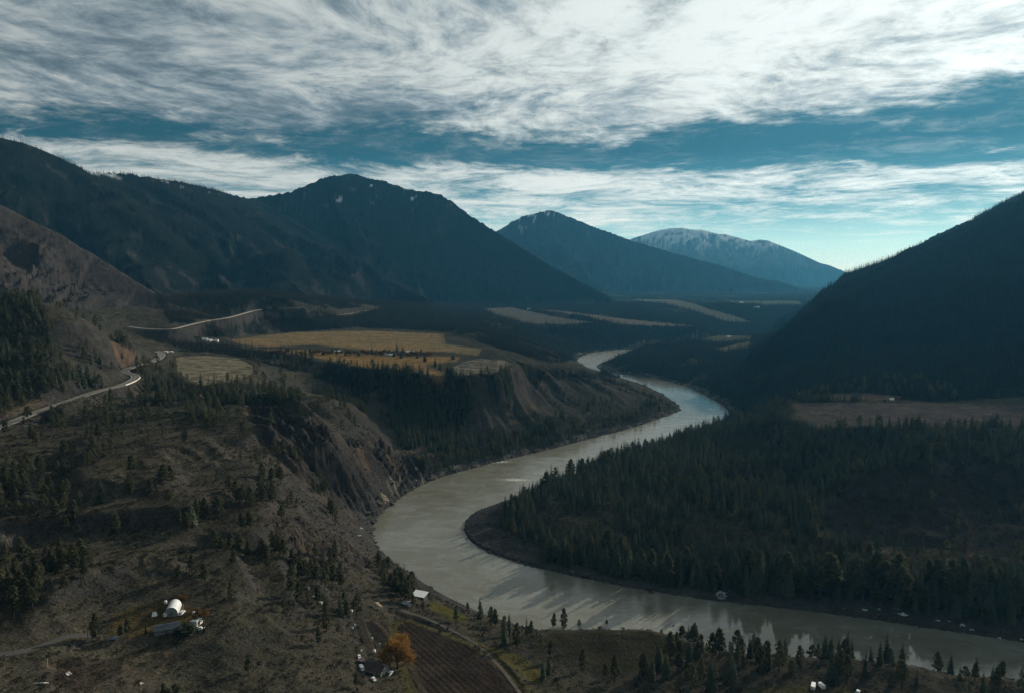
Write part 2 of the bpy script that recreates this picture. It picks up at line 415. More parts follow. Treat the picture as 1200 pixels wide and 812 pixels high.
HIGHWAY = road_pts([(-160, 545, 131), (-60, 522, 136), (0, 500, 140), (40, 484, 143), (80, 470, 146), (112, 459, 149), (140, 452, 150.5), (156, 445, 152), (158, 440, 152.5), (147, 436, 154), (150, 432, 155), (168, 427, 156), (186, 420, 157), (189, 414, 158), (183, 411.5, 159)])
UPROAD = road_pts([(150, 383, 187), (170, 385.5, 186), (200, 386, 186), (222, 381, 188), (245, 376, 190), (270, 372, 193), (300, 364, 197), (325, 362, 200), (355, 361, 203)])
UPROAD_FAR = road_pts([(375, 370, 172), (400, 369, 171), (420, 366, 172), (445, 362, 176)])
TRACK = road_pts([(470, 716, 38), (500, 724, 36), (530, 735, 38), (560, 752, 40), (585, 775, 43), (600, 795, 45), (612, 815, 46)])
TRACK_B = road_pts([(420, 725, 54), (428, 745, 55), (436, 765, 56.5)])
YARD_TRACK = road_pts([(-40, 772, 106), (20, 760, 104), (50, 752, 102), (80, 745, 98), (120, 742, 94)])
ROADS = [(HIGHWAY, 7.5, 14), (UPROAD, 8.0, 26), (UPROAD_FAR, 5.0, 14), (TRACK, 1.8, 4), (TRACK_B, 1.6, 3), (YARD_TRACK, 3.0, 10)]

TRACKS_ON_GRADE = (TRACK, TRACK_B, YARD_TRACK)
# ------------------------------------------------------------------ land cover outlines (pixel outline at a height -> plan outline)
PLAN3 = {}


def plan(pts):
    PLAN3[len(PLAN3)] = np.array([at_z(*p) for p in pts])
    return np.array([at_z(*p)[:2] for p in pts])


FIELDS = {
    'golden_field': plan([(264, 399, 140), (300, 394, 139), (345, 390, 137), (430, 387.5, 134), (520, 391, 130), (522, 402, 129), (565, 408, 126), (560, 416, 125), (520, 412, 127), (430, 411, 130), (370, 404, 134), (300, 406, 138)]),
    'golden_field_front': plan([(300, 407, 139), (350, 410, 133), (400, 413, 131), (440, 415, 130), (540, 417, 127), (535, 423, 126), (500, 428, 126), (524, 438, 125), (518, 442, 124), (470, 434, 126), (420, 430, 128), (370, 419, 132), (330, 413, 136)]),
    'stubble_field': plan([(545, 424, 124), (560, 420, 124), (590, 423, 121), (600, 428, 119), (580, 437, 121), (535, 440, 124), (526, 432, 125)]),
    'pale_meadow': plan([(206, 419, 152), (240, 417, 150), (280, 420, 147), (302, 432, 144), (290, 441, 143), (262, 449, 143), (240, 452, 144), (222, 444, 148), (208, 434, 150)]),
    'brown_field': plan([(926, 474, 84), (960, 472, 87), (1060, 473, 91), (1140, 474, 94), (1240, 474, 99), (1240, 497, 96), (1120, 499, 91), (1020, 498, 88), (960, 500, 86), (935, 490, 85)]),
    'back_field': plan([(935, 467, 88), (960, 460, 92), (1020, 459, 95), (1060, 464, 95), (1040, 469, 92), (960, 469, 88)]),
    'far_field': plan([(565, 362, 118), (600, 360.5, 114), (655, 372, 101), (700, 378.5, 92), (660, 380, 97), (620, 379, 102), (585, 372, 112)]),
    'far_field_long': plan([(625, 363, 108), (660, 364, 107), (740, 373, 92), (818, 383, 64), (790, 383.5, 68), (720, 379.5, 88), (660, 369, 103)]),
    'far_meadow': plan([(740, 351, 118), (790, 352, 114), (830, 362, 105), (880, 368, 97), (850, 368, 99), (790, 360, 107)]),
    'far_meadow_b': plan([(850, 353, 115), (935, 353, 112), (940, 358, 107), (900, 360, 104), (860, 357, 108)]),
    'bench_meadow': plan([(770, 396, 47), (860, 393, 55), (882, 392, 58), (880, 400, 55), (840, 402, 52), (800, 399, 47)]),
    'bench_meadow_b': plan([(830, 410, 48), (878, 402, 54), (882, 409, 52), (850, 414, 47)]),
    'plowed_field': plan([(466, 733, 43), (478, 728, 42), (545, 755, 42), (582, 775, 44), (622, 815, 46), (628, 840, 46), (500, 840, 52), (485, 800, 50), (470, 765, 47)]),
    'dry_plot': plan([(426, 724, 53), (450, 722, 49), (462, 738, 46), (462, 750, 47), (448, 757, 50), (438, 745, 53)]),
    'bluff_field': plan([(645, 742, 36), (690, 738, 38), (745, 738, 38), (790, 748, 35), (812, 757, 31), (780, 772, 33), (740, 785, 36), (690, 778, 35), (655, 762, 35), (632, 752, 35)]),
    'river_grass': plan([(500, 702, 24), (520, 703, 20), (546, 716, 22), (548, 728, 27), (530, 728, 28), (505, 715, 27)]),
    'green_strip': plan([(545, 745, 36), (585, 757, 38), (618, 770, 37), (640, 790, 38), (628, 800, 42), (590, 772, 42), (555, 752, 39)]),
    'corner_field': plan([(868, 812, 41), (900, 802, 43), (985, 803, 45), (1000, 812, 46), (1000, 830, 46), (860, 830, 42)]),
    'yard_lawn': plan([(125, 742, 94), (135, 720, 94), (160, 710, 95), (195, 702, 96), (235, 712, 94), (240, 735, 91), (210, 742, 90), (160, 747, 91)]),
    'green_pad': plan([(120, 535, 138), (152, 534, 138), (160, 549, 130), (122, 552, 130)]),
}
FLAT = ['golden_field', 'golden_field_front', 'pale_meadow', 'brown_field', 'far_field', 'far_field_long', 'plowed_field', 'bluff_field', 'bench_meadow', 'corner_field', 'yard_lawn']
_p3 = dict(zip(FIELDS, [PLAN3[i] for i in range(len(FIELDS))]))


def _fit(names):
    A = np.concatenate([_p3[n] for n in names])
    return np.linalg.lstsq(np.c_[A[:, :2], np.ones(len(A))], A[:, 2], rcond=None)[0]


BENCH = [(258, 398, 139), (345, 389, 137), (430, 386, 134), (524, 389, 130), (572, 407, 126), (606, 428, 119.5), (582, 438.5, 121), (526, 440, 124.5), (470, 435.5, 126.5), (420, 431.5, 128), (370, 421, 132), (325, 414, 136)]
_p3['bench'] = np.array([at_z(*p) for p in BENCH]); FIELDS_AND_BENCH = dict(FIELDS); FIELDS_AND_BENCH['bench'] = _p3['bench'][:, :2]
PLANES = {'bench': _fit(['bench']), 'pale_meadow': _fit(['pale_meadow']), 'brown_field': _fit(['brown_field', 'back_field']), 'back_field': _fit(['brown_field', 'back_field']),
          'plowed_field': _fit(['plowed_field']), 'yard_lawn': _fit(['yard_lawn']), 'far_field_long': _fit(['far_field_long']), 'far_field': _fit(['far_field'])}
CLIFF_PX = [[(285, 476), (318, 472), (352, 486), (392, 512), (428, 552), (446, 586), (440, 598), (420, 600), (395, 588), (350, 562), (310, 522)],
            [(395, 498), (440, 512), (485, 535), (505, 556), (498, 566), (470, 580), (452, 584), (436, 548), (412, 524)],
            [(310, 606), (350, 604), (400, 634), (432, 655), (424, 670), (380, 654), (330, 638)]]


def heights(x, y, want=False):
    sh = x.shape; x = x.ravel(); y = y.ravel()
    rad = np.hypot(x, y)
    # the smooth base is evaluated through a coarse conformal grid, then interpolated
    b = base_interp(x, y)
    near = rad < 5200
    d = np.full(x.shape, 1e4); arc = np.zeros(x.shape)
    xx, yy = x[near], y[near]
    dn, _, an = poly_dist(xx, yy, RIVER, True)
    ins = inside(xx, yy, RIVER)
    d[near] = np.where(ins, -dn, dn); arc[near] = an
    flat = np.zeros(x.shape)
    for k in FLAT:
        P = FIELDS[k]; c = P.mean(0); r = np.abs(P - c).max() + 60
        m = (np.abs(x - c[0]) < r) & (np.abs(y - c[1]) < r)
        if m.any():
            dd, _, _ = poly_dist(x[m], y[m], P, True)
            s = np.where(inside(x[m], y[m], P), dd, -dd)
            w = 14 + 0.008 * np.hypot(*c)
            flat[m] = np.maximum(flat[m], sstep(-w, w * .3, s))
    rough = 1 - flat
    # bluff gullies: run straight down to the water
    slopezone = sstep(8, 40, d) * sstep(420, 200, d) * (rad < 5000)
    gul = ridged(arc / 125 + 0.5 * noise(x / 160, y / 160, 3), d / 900, 4, 77, 0.55)
    h = b - 30 * slopezone * sstep(750, 1000, rad) * (0.72 - gul) * sstep(8, 60, b) * rough
    h = h + rough * sstep(4, 60, d) * sstep(6000, 3000, rad) * ((4.8 + 2.2 * sstep(500, 1000, rad)) * fbm(x / 130, y / 130, 5, 12) + 3.4 * ridged(x / 52, y / 52, 3, 15, 0.5) - 1.8)
    for k, pl in PLANES.items():
        P = FIELDS_AND_BENCH[k]; c = P.mean(0); r = np.abs(P - c).max() + 90
        m = (np.abs(x - c[0]) < r) & (np.abs(y - c[1]) < r)
        if m.any():
            dd, _, _ = poly_dist(x[m], y[m], P, True)
            s = np.where(inside(x[m], y[m], P), dd, -dd); w = (34 if k == 'yard_lawn' else 12 + 0.012 * np.hypot(*c))
            t = sstep(-w, 0, s)
            h[m] = h[m] * (1 - t) + (pl[0] * x[m] + pl[1] * y[m] + pl[2] + .5 * fbm(x[m] / 60, y[m] / 60, 3, 17)) * t
    for P, amp, wl in zip(CLIFFS, (30, 20, 11), (34, 34, 19)):
        dd, _, _ = poly_dist(x[near], y[near], P, True)
        s = np.where(inside(x[near], y[near], P), dd, -dd)
        m = sstep(-9, 7, s)
        # ribs and chutes that run down the fall line towards the river
        r1 = ridged(arc[near] / wl + .8 * noise(xx / 60, yy / 60, 91), dn / (wl * 3.4), 4, 88, .6)
        r2 = ridged(arc[near] / (wl * .34) + .6 * noise(xx / 25, yy / 25, 92), dn / (wl * 1.3), 3, 98, .6)
        h[near] += m * (amp * (r1 - .45) + amp * .36 * (r2 - .5))
    # grassy benches and knolls on the near left side: treads with steeper risers
    ben = (x < 20) * sstep(90, 160, d) * sstep(440, 520, rad) * sstep(1250, 1000, rad) * rough
    q = h / 17 + .55 * fbm(x / 170, y / 170, 3, 23); fq = q - np.floor(q)
    h = h + ben * .75 * 17 * (sstep(.30, .78, fq) - fq)
    h = h + 7 * (ridged(x / 105, y / 105, 3, 19, .5) - .5) * sstep(15, 70, d) * rough * ((x > 0) & (y > 560) & (rad < 1150))
    # keep banks
    h = np.minimum(h, 1.0 + 1.9 * np.maximum(d, 0) + 2 * np.maximum(noise(x / 14, y / 14, 4), 0) * sstep(0, 10, d))
    h = np.where(d > 0, np.maximum(h, np.minimum(0.3 + 0.10 * d, 5.0) + .5 * noise(x / 9, y / 9, 8) * sstep(0, 6, d)), -0.4 + np.maximum(0.12 * d, -8))
    h, reg = mountains(x, y, h)
    h = np.where(d < 120, np.minimum(h, np.where(d > 0, 2.0 + 1.9 * np.maximum(d, 0), -0.4 + np.maximum(0.12 * d, -8))), h)
    reg = np.where(d < 20, -1, reg)
    # roads lie on benches
    for P, half, fade in ROADS:
        c0 = P[:, :2].min(0) - fade * 3 - half; c1 = P[:, :2].max(0) + fade * 3 + half
        m = (x > c0[0]) & (x < c1[0]) & (y > c0[1]) & (y < c1[1])
        if not m.any(): continue
        dd, par, _ = poly_dist(x[m], y[m], P, False)
        i = np.clip(par.astype(int), 0, len(P) - 2); t = par - i
        if any(P is q for q in TRACKS_ON_GRADE):
            P[:, 2] = base_interp(P[:, 0], P[:, 1]); P[1:-1, 2] = (P[:-2, 2] + P[1:-1, 2] * 2 + P[2:, 2]) / 4
        zr = P[i, 2] * (1 - t) + P[i + 1, 2] * t
        k = sstep(half + fade, half + 1.0, dd)
        h[m] = h[m] * (1 - k) + (zr - 0.25) * k
    if want:
        return h.reshape(sh), reg.reshape(sh), d.reshape(sh), arc.reshape(sh), flat.reshape(sh)
    return h.reshape(sh)


_BU = np.linspace(-math.pi, math.pi, 1201); _BV = np.linspace(math.log(4), math.log(60000), 520)
_BG = base_height(np.sin(_BU)[None, :] * np.exp(_BV)[:, None], np.cos(_BU)[None, :] * np.exp(_BV)[:, None])


def _bilin(G, iu, iv):
    i0 = np.clip(np.floor(iu).astype(int), 0, G.shape[1] - 2); j0 = np.clip(np.floor(iv).astype(int), 0, G.shape[0] - 2)
    fu = np.clip(iu - i0, 0, 1); fv = np.clip(iv - j0, 0, 1)
    return (G[j0, i0] * (1 - fu) + G[j0, i0 + 1] * fu) * (1 - fv) + (G[j0 + 1, i0] * (1 - fu) + G[j0 + 1, i0 + 1] * fu) * fv


def base_interp(x, y):
    u, v = conf(x, y)
    return _bilin(_BG, (u + math.pi) / (2 * math.pi) * 1200, (v - _BV[0]) / (_BV[-1] - _BV[0]) * 519)


def hit_base(px, py):
    """plan position where the line of sight through a pixel first meets the smooth base ground"""
    a, s = ray(px, py); Y = np.exp(np.linspace(math.log(250), math.log(6000), 1500))
    below = CAM_H + s * Y < base_interp(a * Y, Y)
    i = int(np.argmax(below)) if below.any() else len(Y) - 1
    return a * Y[i], Y[i]


CLIFFS = [np.array([hit_base(*p) for p in q]) for q in CLIFF_PX]


# ------------------------------------------------------------------ the ground mesh: one sheet to the horizon, finer where it is seen
def axis_u():
    c = np.arange(-41.0, 41.0001, 0.066)
    out = []; a = 41.0; st = 0.066
    while a < 180:
        st = min(st * 1.22, 4.0); a += st; out.append(min(a, 180.0))
    out = np.array(out)
    return np.radians(np.concatenate([-out[::-1], c, out]))


def axis_v():
    out = [4.0]
    while out[-1] < 60000:
        r = out[-1]
        k = 0.12 if r < 200 else 0.012 if r < 260 else 0.0040 if r < 900 else 0.0060 if r < 2200 else 0.008 if r < 6000 else 0.011 if r < 17000 else 0.03
        out.append(r * (1 + k))
    return np.log(np.array(out))


AU, AV = axis_u(), axis_v()
NU, NV = len(AU), len(AV)
GX = np.sin(AU)[None, :] * np.exp(AV)[:, None]; GY = np.cos(AU)[None, :] * np.exp(AV)[:, None]
GZ, GREG, GD, GARC, GFLAT = heights(GX, GY, True)
GR = np.hypot(GX, GY)
# steepness
_dx = np.gradient(GZ, axis=1) / np.maximum(np.gradient(AU)[None, :] * GR, 1e-6)
_dy = np.gradient(GZ, axis=0) / np.maximum(np.gradient(np.exp(AV))[:, None], 1e-6)
GS = np.hypot(_dx, _dy)


def grid_idx(x, y):
    u, v = conf(np.asarray(x, float), np.asarray(y, float))
    return np.interp(u, AU, np.arange(NU)), np.interp(v, AV, np.arange(NV))


def ground(x, y):
    iu, iv = grid_idx(x, y)
    r = _bilin(GZ, np.atleast_1d(iu), np.atleast_1d(iv))
    return r if np.ndim(x) else float(r[0])


def sample(G, x, y):
    iu, iv = grid_idx(x, y)
    return _bilin(G, np.atleast_1d(iu), np.atleast_1d(iv))


# ------------------------------------------------------------------ what grows or lies where (surface colours, with shade painted into the bowl)
GPX, GPY = project(GX, GY, GZ)


def region(poly):
    """mask of grid vertices inside a plan outline"""
    P = np.asarray(poly); c = P.mean(0); r = np.abs(P - c).max() + 5
    m = (np.abs(GX - c[0]) < r) & (np.abs(GY - c[1]) < r)
    out = np.zeros(GX.shape, bool)
    if m.any(): out[m] = inside(GX[m], GY[m], P)
    return out


def seen(poly, r0, r1):
    """mask of the ground that lies under a photograph outline, between two distances"""
    return inside(GPX, GPY, poly) & (GR > r0) & (GR < r1) & (GY > 0)


n_big = fbm(GX / 420, GY / 420, 4, 101); n_mid = fbm(GX / 90, GY / 90, 5, 102); n_fin = fbm(GX / 17, GY / 17, 4, 103)
LOGR = np.log(np.maximum(GR, 1))
n_pix = fbm(AU[None, :] * 260 + 0 * GX, LOGR * 260, 4, 104)

GUL = ridged(GARC / 125 + 0.5 * noise(GX / 160, GY / 160, 3), GD / 900, 4, 77, 0.55)
# forest cover 0..1 (drives both the soil colour and where trees are set)
FOREST = np.zeros(GX.shape)
FIR = np.zeros(GX.shape)


def add_forest(mask, dens, soft=0.0):
    global FOREST
    FOREST = np.maximum(FOREST, mask * dens)


allfields = np.zeros(GX.shape, bool); FIELD_ID = np.full(GX.shape, -1)
for i, (k, P) in enumerate(FIELDS.items()):
    m = region(P); allfields |= m; FIELD_ID[m] = i

right_spur = seen([(560, 640), (590, 592), (660, 560), (760, 516), (850, 485), (905, 474), (928, 500), (1500, 503), (1500, 790), (1200, 752), (1000, 722), (830, 702), (680, 678), (600, 660)], 500, 1600)
clear = (.75 * n_mid + .35 * n_fin + .5 * n_big > 0.17)
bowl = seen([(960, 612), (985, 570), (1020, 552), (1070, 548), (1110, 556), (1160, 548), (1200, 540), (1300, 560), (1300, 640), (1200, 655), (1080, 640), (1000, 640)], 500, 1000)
add_forest(right_spur & ~clear & (GD > 6), .50)
add_forest(right_spur & (GD > 5) & (GD < 40) & (GPX > 640), .85)
add_forest(right_spur & clear & (GD > 14), 0.16)
FOREST[bowl] = np.minimum(FOREST[bowl], 0.05 + .09 * (n_mid[bowl] > 0.1))
bar = seen([(540, 640), (540, 600), (590, 588), (612, 590), (640, 610), (640, 640), (600, 660)], 600, 900)
FOREST[bar & (GD < 40)] = 0
right_hill = (GREG == 6) | ((GX > 500) & (GY > 1150) & (GR < 4800) & (GPX > 830))
add_forest(right_hill & (GD > 10), 0.95)
right_low = seen([(700, 440), (740, 415), (800, 400), (900, 385), (1250, 440), (1250, 462), (930, 462), (905, 486), (850, 482), (800, 450)], 950, 4000)
add_forest(right_low & (GD > 10), np.where(n_mid > -0.15, 0.85, 0.30))
edge_rows = seen([(900, 476), (930, 468), (1250, 476), (1250, 505), (900, 508)], 850, 1250)
add_forest(edge_rows & (n_fin > 0.02), 0.28)
# left side
add_forest(seen([(-300, 330), (40, 345), (58, 372), (66, 420), (96, 436), (84, 455), (30, 474), (-300, 560)], 700, 1500), np.where(n_mid > -.12, .46, .10))
add_forest(seen([(70, 425), (150, 415), (160, 432), (110, 462), (60, 470)], 750, 1300) & (n_mid > .0), .5)
gully = seen([(196, 400), (262, 404), (330, 416), (420, 434), (520, 446), (560, 466), (532, 515), (505, 552), (474, 530), (456, 490), (405, 454), (330, 430), (260, 414), (210, 412)], 1000, 2200)
add_forest(gully & (n_mid > -.22) & (GD > 25), .85)
add_forest(seen([(150, 430), (210, 450), (300, 452), (360, 470), (280, 480), (240, 500), (190, 470), (140, 470)], 700, 1400) & (n_mid > 0), .5)
midvalley = seen([(215, 372), (300, 372), (420, 371), (520, 384), (600, 386), (690, 383), (850, 384), (800, 395), (720, 402), (660, 424), (640, 425), (600, 412), (570, 404), (525, 386), (420, 384), (300, 392), (230, 398)], 1500, 5200)
add_forest(midvalley, np.where(n_big + n_mid > -.05, .85, .3))
add_forest(seen([(180, 345), (520, 352), (560, 362), (560, 390), (430, 384), (300, 362), (250, 374), (200, 380)], 1800, 4700), np.where(n_mid > -.1, .8, .25))
bluff_low = seen([(500, 500), (560, 480), (640, 470), (760, 470), (792, 476), (780, 486), (690, 512), (590, 536), (500, 560)], 900, 2200)
add_forest(bluff_low & ((GUL < .52 + .2 * n_mid) | (GD < 60)), .42)
add_forest(seen([(560, 440), (640, 432), (700, 440), (790, 474), (700, 450), (620, 440)], 1100, 2200) & ((GUL < .60 + .2 * n_mid) | (n_mid > .15)), .6)
# near pines
add_forest(seen([(-60, 560), (45, 570), (110, 590), (130, 640), (60, 720), (-60, 740)], 350, 800) & (n_mid > -.1), .26)
add_forest(seen([(100, 580), (250, 600), (330, 640), (400, 650), (420, 700), (320, 660), (150, 630)], 400, 800) & (n_mid > .02), .30)
slope_open = (GR < 1300) & (GPX < 460) & (GD > 30)
add_forest(slope_open & (n_mid > .22), .20)
add_forest(slope_open & (GR > 560), .022)
add_forest(slope_open, .007)
bluff_trees = seen([(740, 752), (830, 742), (900, 772), (980, 752), (1060, 770), (1250, 790), (1250, 840), (1000, 800), (880, 812), (720, 812), (700, 790), (760, 770)], 350, 560)
add_forest(bluff_trees & (n_fin > -.05) & (GD > 6), np.where(GPX > 1000, .13, .30))
add_forest(seen([(560, 722), (630, 740), (640, 780), (720, 800), (620, 800), (600, 770)], 380, 640) & (n_fin > .1), .22)
add_forest(seen([(440, 660), (480, 690), (500, 700), (478, 712), (450, 690)], 450, 700), .40)
# the valley floor far upstream is wooded outside its fields
far_floor = (GREG == -1) & (GR > 2350) & (GR < 30000) & (GD > 12)
add_forest(far_floor, np.where(n_big + .6 * n_mid > .28, .35, .85))
lip = seen([(320, 412), (420, 430), (530, 438), (600, 438), (640, 436), (620, 470), (560, 470), (520, 500), (460, 470), (400, 446)], 1100, 2100)
add_forest(lip & (n_mid > -.1) & (GD > 25) & (GPX < 515), .8)
add_forest(lip & (GD > 25) & (GUL < .56 + .2 * n_mid), .75)
# mountains
for rid, dens in ((1, .9), (2, .95), (3, .95), (4, .6)):
    m = GREG == rid
    add_forest(m, np.where(n_mid + .6 * n_big > (.25 if rid == 1 else .45), .45, dens))
m = GREG == 0
add_forest(m, np.where(n_mid > .25, .35, .05))
FOREST[allfields] = 0
for P, half, fade in ROADS:
    c = P[:, :2].mean(0); r = np.abs(P[:, :2] - c).max() + 30
    m = (np.abs(GX - c[0]) < r) & (np.abs(GY - c[1]) < r)
    dd, _, _ = poly_dist(GX[m], GY[m], P, False)
    FOREST[m] = np.where(dd < half + (13 if P is UPROAD else 24 if P is UPROAD_FAR else 5), 0, FOREST[m])
for px_, py_, z_, rad_ in ((441, 786, 56, 20), (200, 728, 93, 24), (492, 701, 25, 11), (466, 780, 48, 13), (960, 806, 44, 12), (430, 770, 56, 16), (170, 735, 93, 16), (436, 800, 56, 16), (196, 750, 91, 12)):
    c_ = at_z(px_, py_, z_); FOREST[np.hypot(GX - c_[0], GY - c_[1]) < rad_] = 0
FOREST[GD < 8] = 0
CLIFFM = np.zeros(GX.shape)
for P in CLIFFS:
    CLIFFM[region(P)] = 1
FOREST[(CLIFFM > 0) & (GR < 1500)] *= .25

C = np.zeros(GX.shape + (3,))


def paint(mask, col, amt=1.0):
    global C
    a = np.clip(np.asarray(mask, float) * amt, 0, 1)[..., None]
    C = C * (1 - a) + np.asarray(col) * a


sage_a = np.array((0.068, 0.062, 0.045)); sage_b = np.array((0.043, 0.042, 0.033)); straw = np.array((0.094, 0.081, 0.051)); scree = np.array((0.054, 0.051, 0.048)); needle = np.array((0.019, 0.023, 0.020))
C[:] = sage_a
paint(sstep(-.2, .35, n_mid + .4 * n_fin), sage_b)
paint(sstep(.05, .5, n_big + .5 * n_mid) * .6, straw)
paint(sstep(.45, .85, GS + .25 * n_fin), scree, .8)
paint((GREG == 0), (0.058, 0.050, 0.047), .75)
paint(sstep(.3, .8, FOREST), needle, .85)
rockdark = np.array((0.052, 0.048, 0.045)); ochre = np.array((0.125, 0.090, 0.055))
cl_n = fbm(GARC / 22, GD / 70, 5, 140)
paint(CLIFFM * sstep(.25, .5, GS), rockdark * .8, .95)
paint(CLIFFM * sstep(.20, .42, cl_n), ochre, .7)
# pale streaks in the bluff faces
bl = (GD > 8) & (GD < 380) & (GR < 2500) & (GPX < 800) & (FOREST < .5)
paint(bl * (sstep(.55, .8, GUL) * .7 + sstep(.1, .5, fbm(GARC / 45, GD / 300, 4, 150)) * .4), (0.084, 0.070, 0.056), .65)
# grassy bowl on the right bank: the hill's shadow painted in as darker ground
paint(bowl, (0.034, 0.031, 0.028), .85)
# shore
shore = (GD > -6) & (GD < 16 + 10 * n_fin) & (GR < 3500)
paint(shore, (0.060, 0.058, 0.054))
paint(shore & (n_fin > .12) & (GR > 900), (0.165, 0.142, 0.108), .7)
paint((GD < -1) & (GR < 6000), (0.07, 0.06, 0.045))
paint(bar & (GD < 45), (0.062, 0.058, 0.055))
# open brown rakes on the lower mountain spurs
low1 = (GREG == 1) * sstep(620, 330, GZ) * sstep(-.15, .25, n_mid + .5 * n_big)
paint(low1, (0.046, 0.042, 0.040), .7); FOREST = FOREST * (1 - .6 * low1)
paint((GREG == 2) * sstep(.05, .4, n_big + .3 * n_mid) * sstep(650, 350, GZ), (0.040, 0.040, 0.038), .6)
# cut banks by the highway
paint(seen([(130, 400), (150, 405), (165, 420), (146, 432), (136, 420)], 900, 1400), (0.16, 0.105, 0.07), .6)
paint(seen([(-20, 478), (60, 462), (110, 448), (112, 456), (60, 474), (-20, 497)], 700, 1000), (0.12, 0.09, 0.06), .5)
# fields
FCOL = {'golden_field': (0.240, 0.165, 0.078), 'golden_field_front': (0.255, 0.160, 0.068), 'stubble_field': (0.12, 0.105, 0.075), 'pale_meadow': (0.200, 0.172, 0.115), 'brown_field': (0.105, 0.086, 0.075),
        'back_field': (0.10, 0.08, 0.062), 'far_field': (0.120, 0.112, 0.095), 'far_field_long': (0.170, 0.150, 0.120), 'far_meadow': (0.145, 0.14, 0.105), 'far_meadow_b': (0.12, 0.13, 0.08),
        'bench_meadow': (0.12, 0.115, 0.075), 'bench_meadow_b': (0.135, 0.12, 0.08), 'plowed_field': (0.033, 0.025, 0.022), 'dry_plot': (0.030, 0.027, 0.023), 'bluff_field': (0.046, 0.042, 0.026),
        'river_grass': (0.078, 0.074, 0.026), 'green_strip': (0.082, 0.072, 0.030), 'corner_field': (0.060, 0.055, 0.032), 'yard_lawn': (0.080, 0.062, 0.030), 'green_pad': (0.062, 0.057, 0.035)}
fk = list(FIELDS)
for i, k in enumerate(fk):
    paint(FIELD_ID == i, FCOL[k])
    if k in ('golden_field', 'golden_field_front', 'pale_meadow', 'brown_field', 'bluff_field', 'river_grass', 'yard_lawn'):
        n1 = fbm(GX / 60, GY / 22, 4, 170 + i)
        c = np.array(FCOL[k])
        paint((FIELD_ID == i) * sstep(.0, .45, n1), c * (0.72, 0.80, .85), .8)
        paint((FIELD_ID == i) * sstep(-.05, -.45, n1), c * 1.28, .8)
for k in ('golden_field', 'golden_field_front', 'brown_field', 'far_field', 'far_field_long'):
    i = fk.index(k); n1 = noise(GX / 7 + 3 * noise(GX / 300, GY / 300, 5), GY / 190, 181)
    paint((FIELD_ID == i) * sstep(.05, .4, n1), np.array(FCOL[k]) * .78, .6)
    e_, _, _ = poly_dist(GX, GY, FIELDS[k], True); paint((FIELD_ID == i) * sstep(22, 4, e_ + 12 * n_mid), (0.085, 0.075, 0.050), .5)
# golden field: a green-grey swath, dry worn patches
i = fk.index('golden_field'); paint((FIELD_ID == i) * sstep(.0, .3, fbm(GX / 200, GY / 50, 3, 191)), (0.135, 0.125, 0.080), .7)
i = fk.index('stubble_field'); paint((FIELD_ID == i) * (fbm(GX / 30, GY / 20, 3, 192) > .1), (0.22, 0.20, .16), .8)
i = fk.index('pale_meadow'); paint((FIELD_ID == i) * sstep(.02, .3, fbm(GX / 26, GY / 14, 4, 193)), (0.085, 0.078, 0.055), .85)
pf = FIELDS['plowed_field']; dd_, _, _ = poly_dist(GX, GY, pf, True); mg = (dd_ < 7 + 3 * n_fin) & (FIELD_ID != fk.index('plowed_field')) & (GR < 700)
paint(mg, (0.082, 0.074, 0.032), .8)
# plough furrows along the field
a0 = np.array(at_z(545, 755, 42)[:2]); a1 = np.array(at_z(622, 815, 46)[:2]); fd = (a1 - a0) / np.linalg.norm(a1 - a0); fnm = np.array((-fd[1], fd[0]))
fs = (GX - a0[0]) * fnm[0] + (GY - a0[1]) * fnm[1]
i = fk.index('plowed_field')
fr = .5 + .5 * np.sin(fs * 2 * np.pi / 4.2)
paint((FIELD_ID == i) * sstep(.62, .9, fr) * np.where(np.abs(fs) > 24, .75, .32), (0.074, 0.062, 0.040))
# tracks worn into the grass
for P, half in ((TRACK_B, 1.5), (road_pts([(440, 722, 52), (452, 735, 50), (466, 755, 48), (480, 775, 49), (492, 800, 50), (500, 825, 52)]), 1.6), (road_pts([(426, 724, 53), (460, 716, 42), (490, 722, 38)]), 1.8),
                (road_pts([(-20, 768, 106), (40, 770, 104), (80, 782, 101), (130, 775, 98), (190, 752, 92), (195, 770, 91), (175, 790, 91)]), 1.3), (road_pts([(60, 545, 133), (130, 536, 138), (200, 528, 138), (240, 520, 136)]), 2.0)):
    c = P[:, :2].mean(0); r = np.abs(P[:, :2] - c).max() + 10
    m = (np.abs(GX - c[0]) < r) & (np.abs(GY - c[1]) < r)
    dd, _, _ = poly_dist(GX[m], GY[m], P, False)
    a = np.zeros(GX.shape); a[m] = sstep(half + 1.2, half * .6, dd + .8 * n_fin[m])
    paint(a, (0.125, 0.088, 0.050) if P[0, 0] > -90 else (0.088, 0.069, 0.046), .7)
# dark scraped earth near the left yard
paint(seen([(70, 770), (110, 755), (150, 762), (140, 790), (90, 812), (60, 800)], 300, 420), (0.035, 0.027, 0.022), .7)
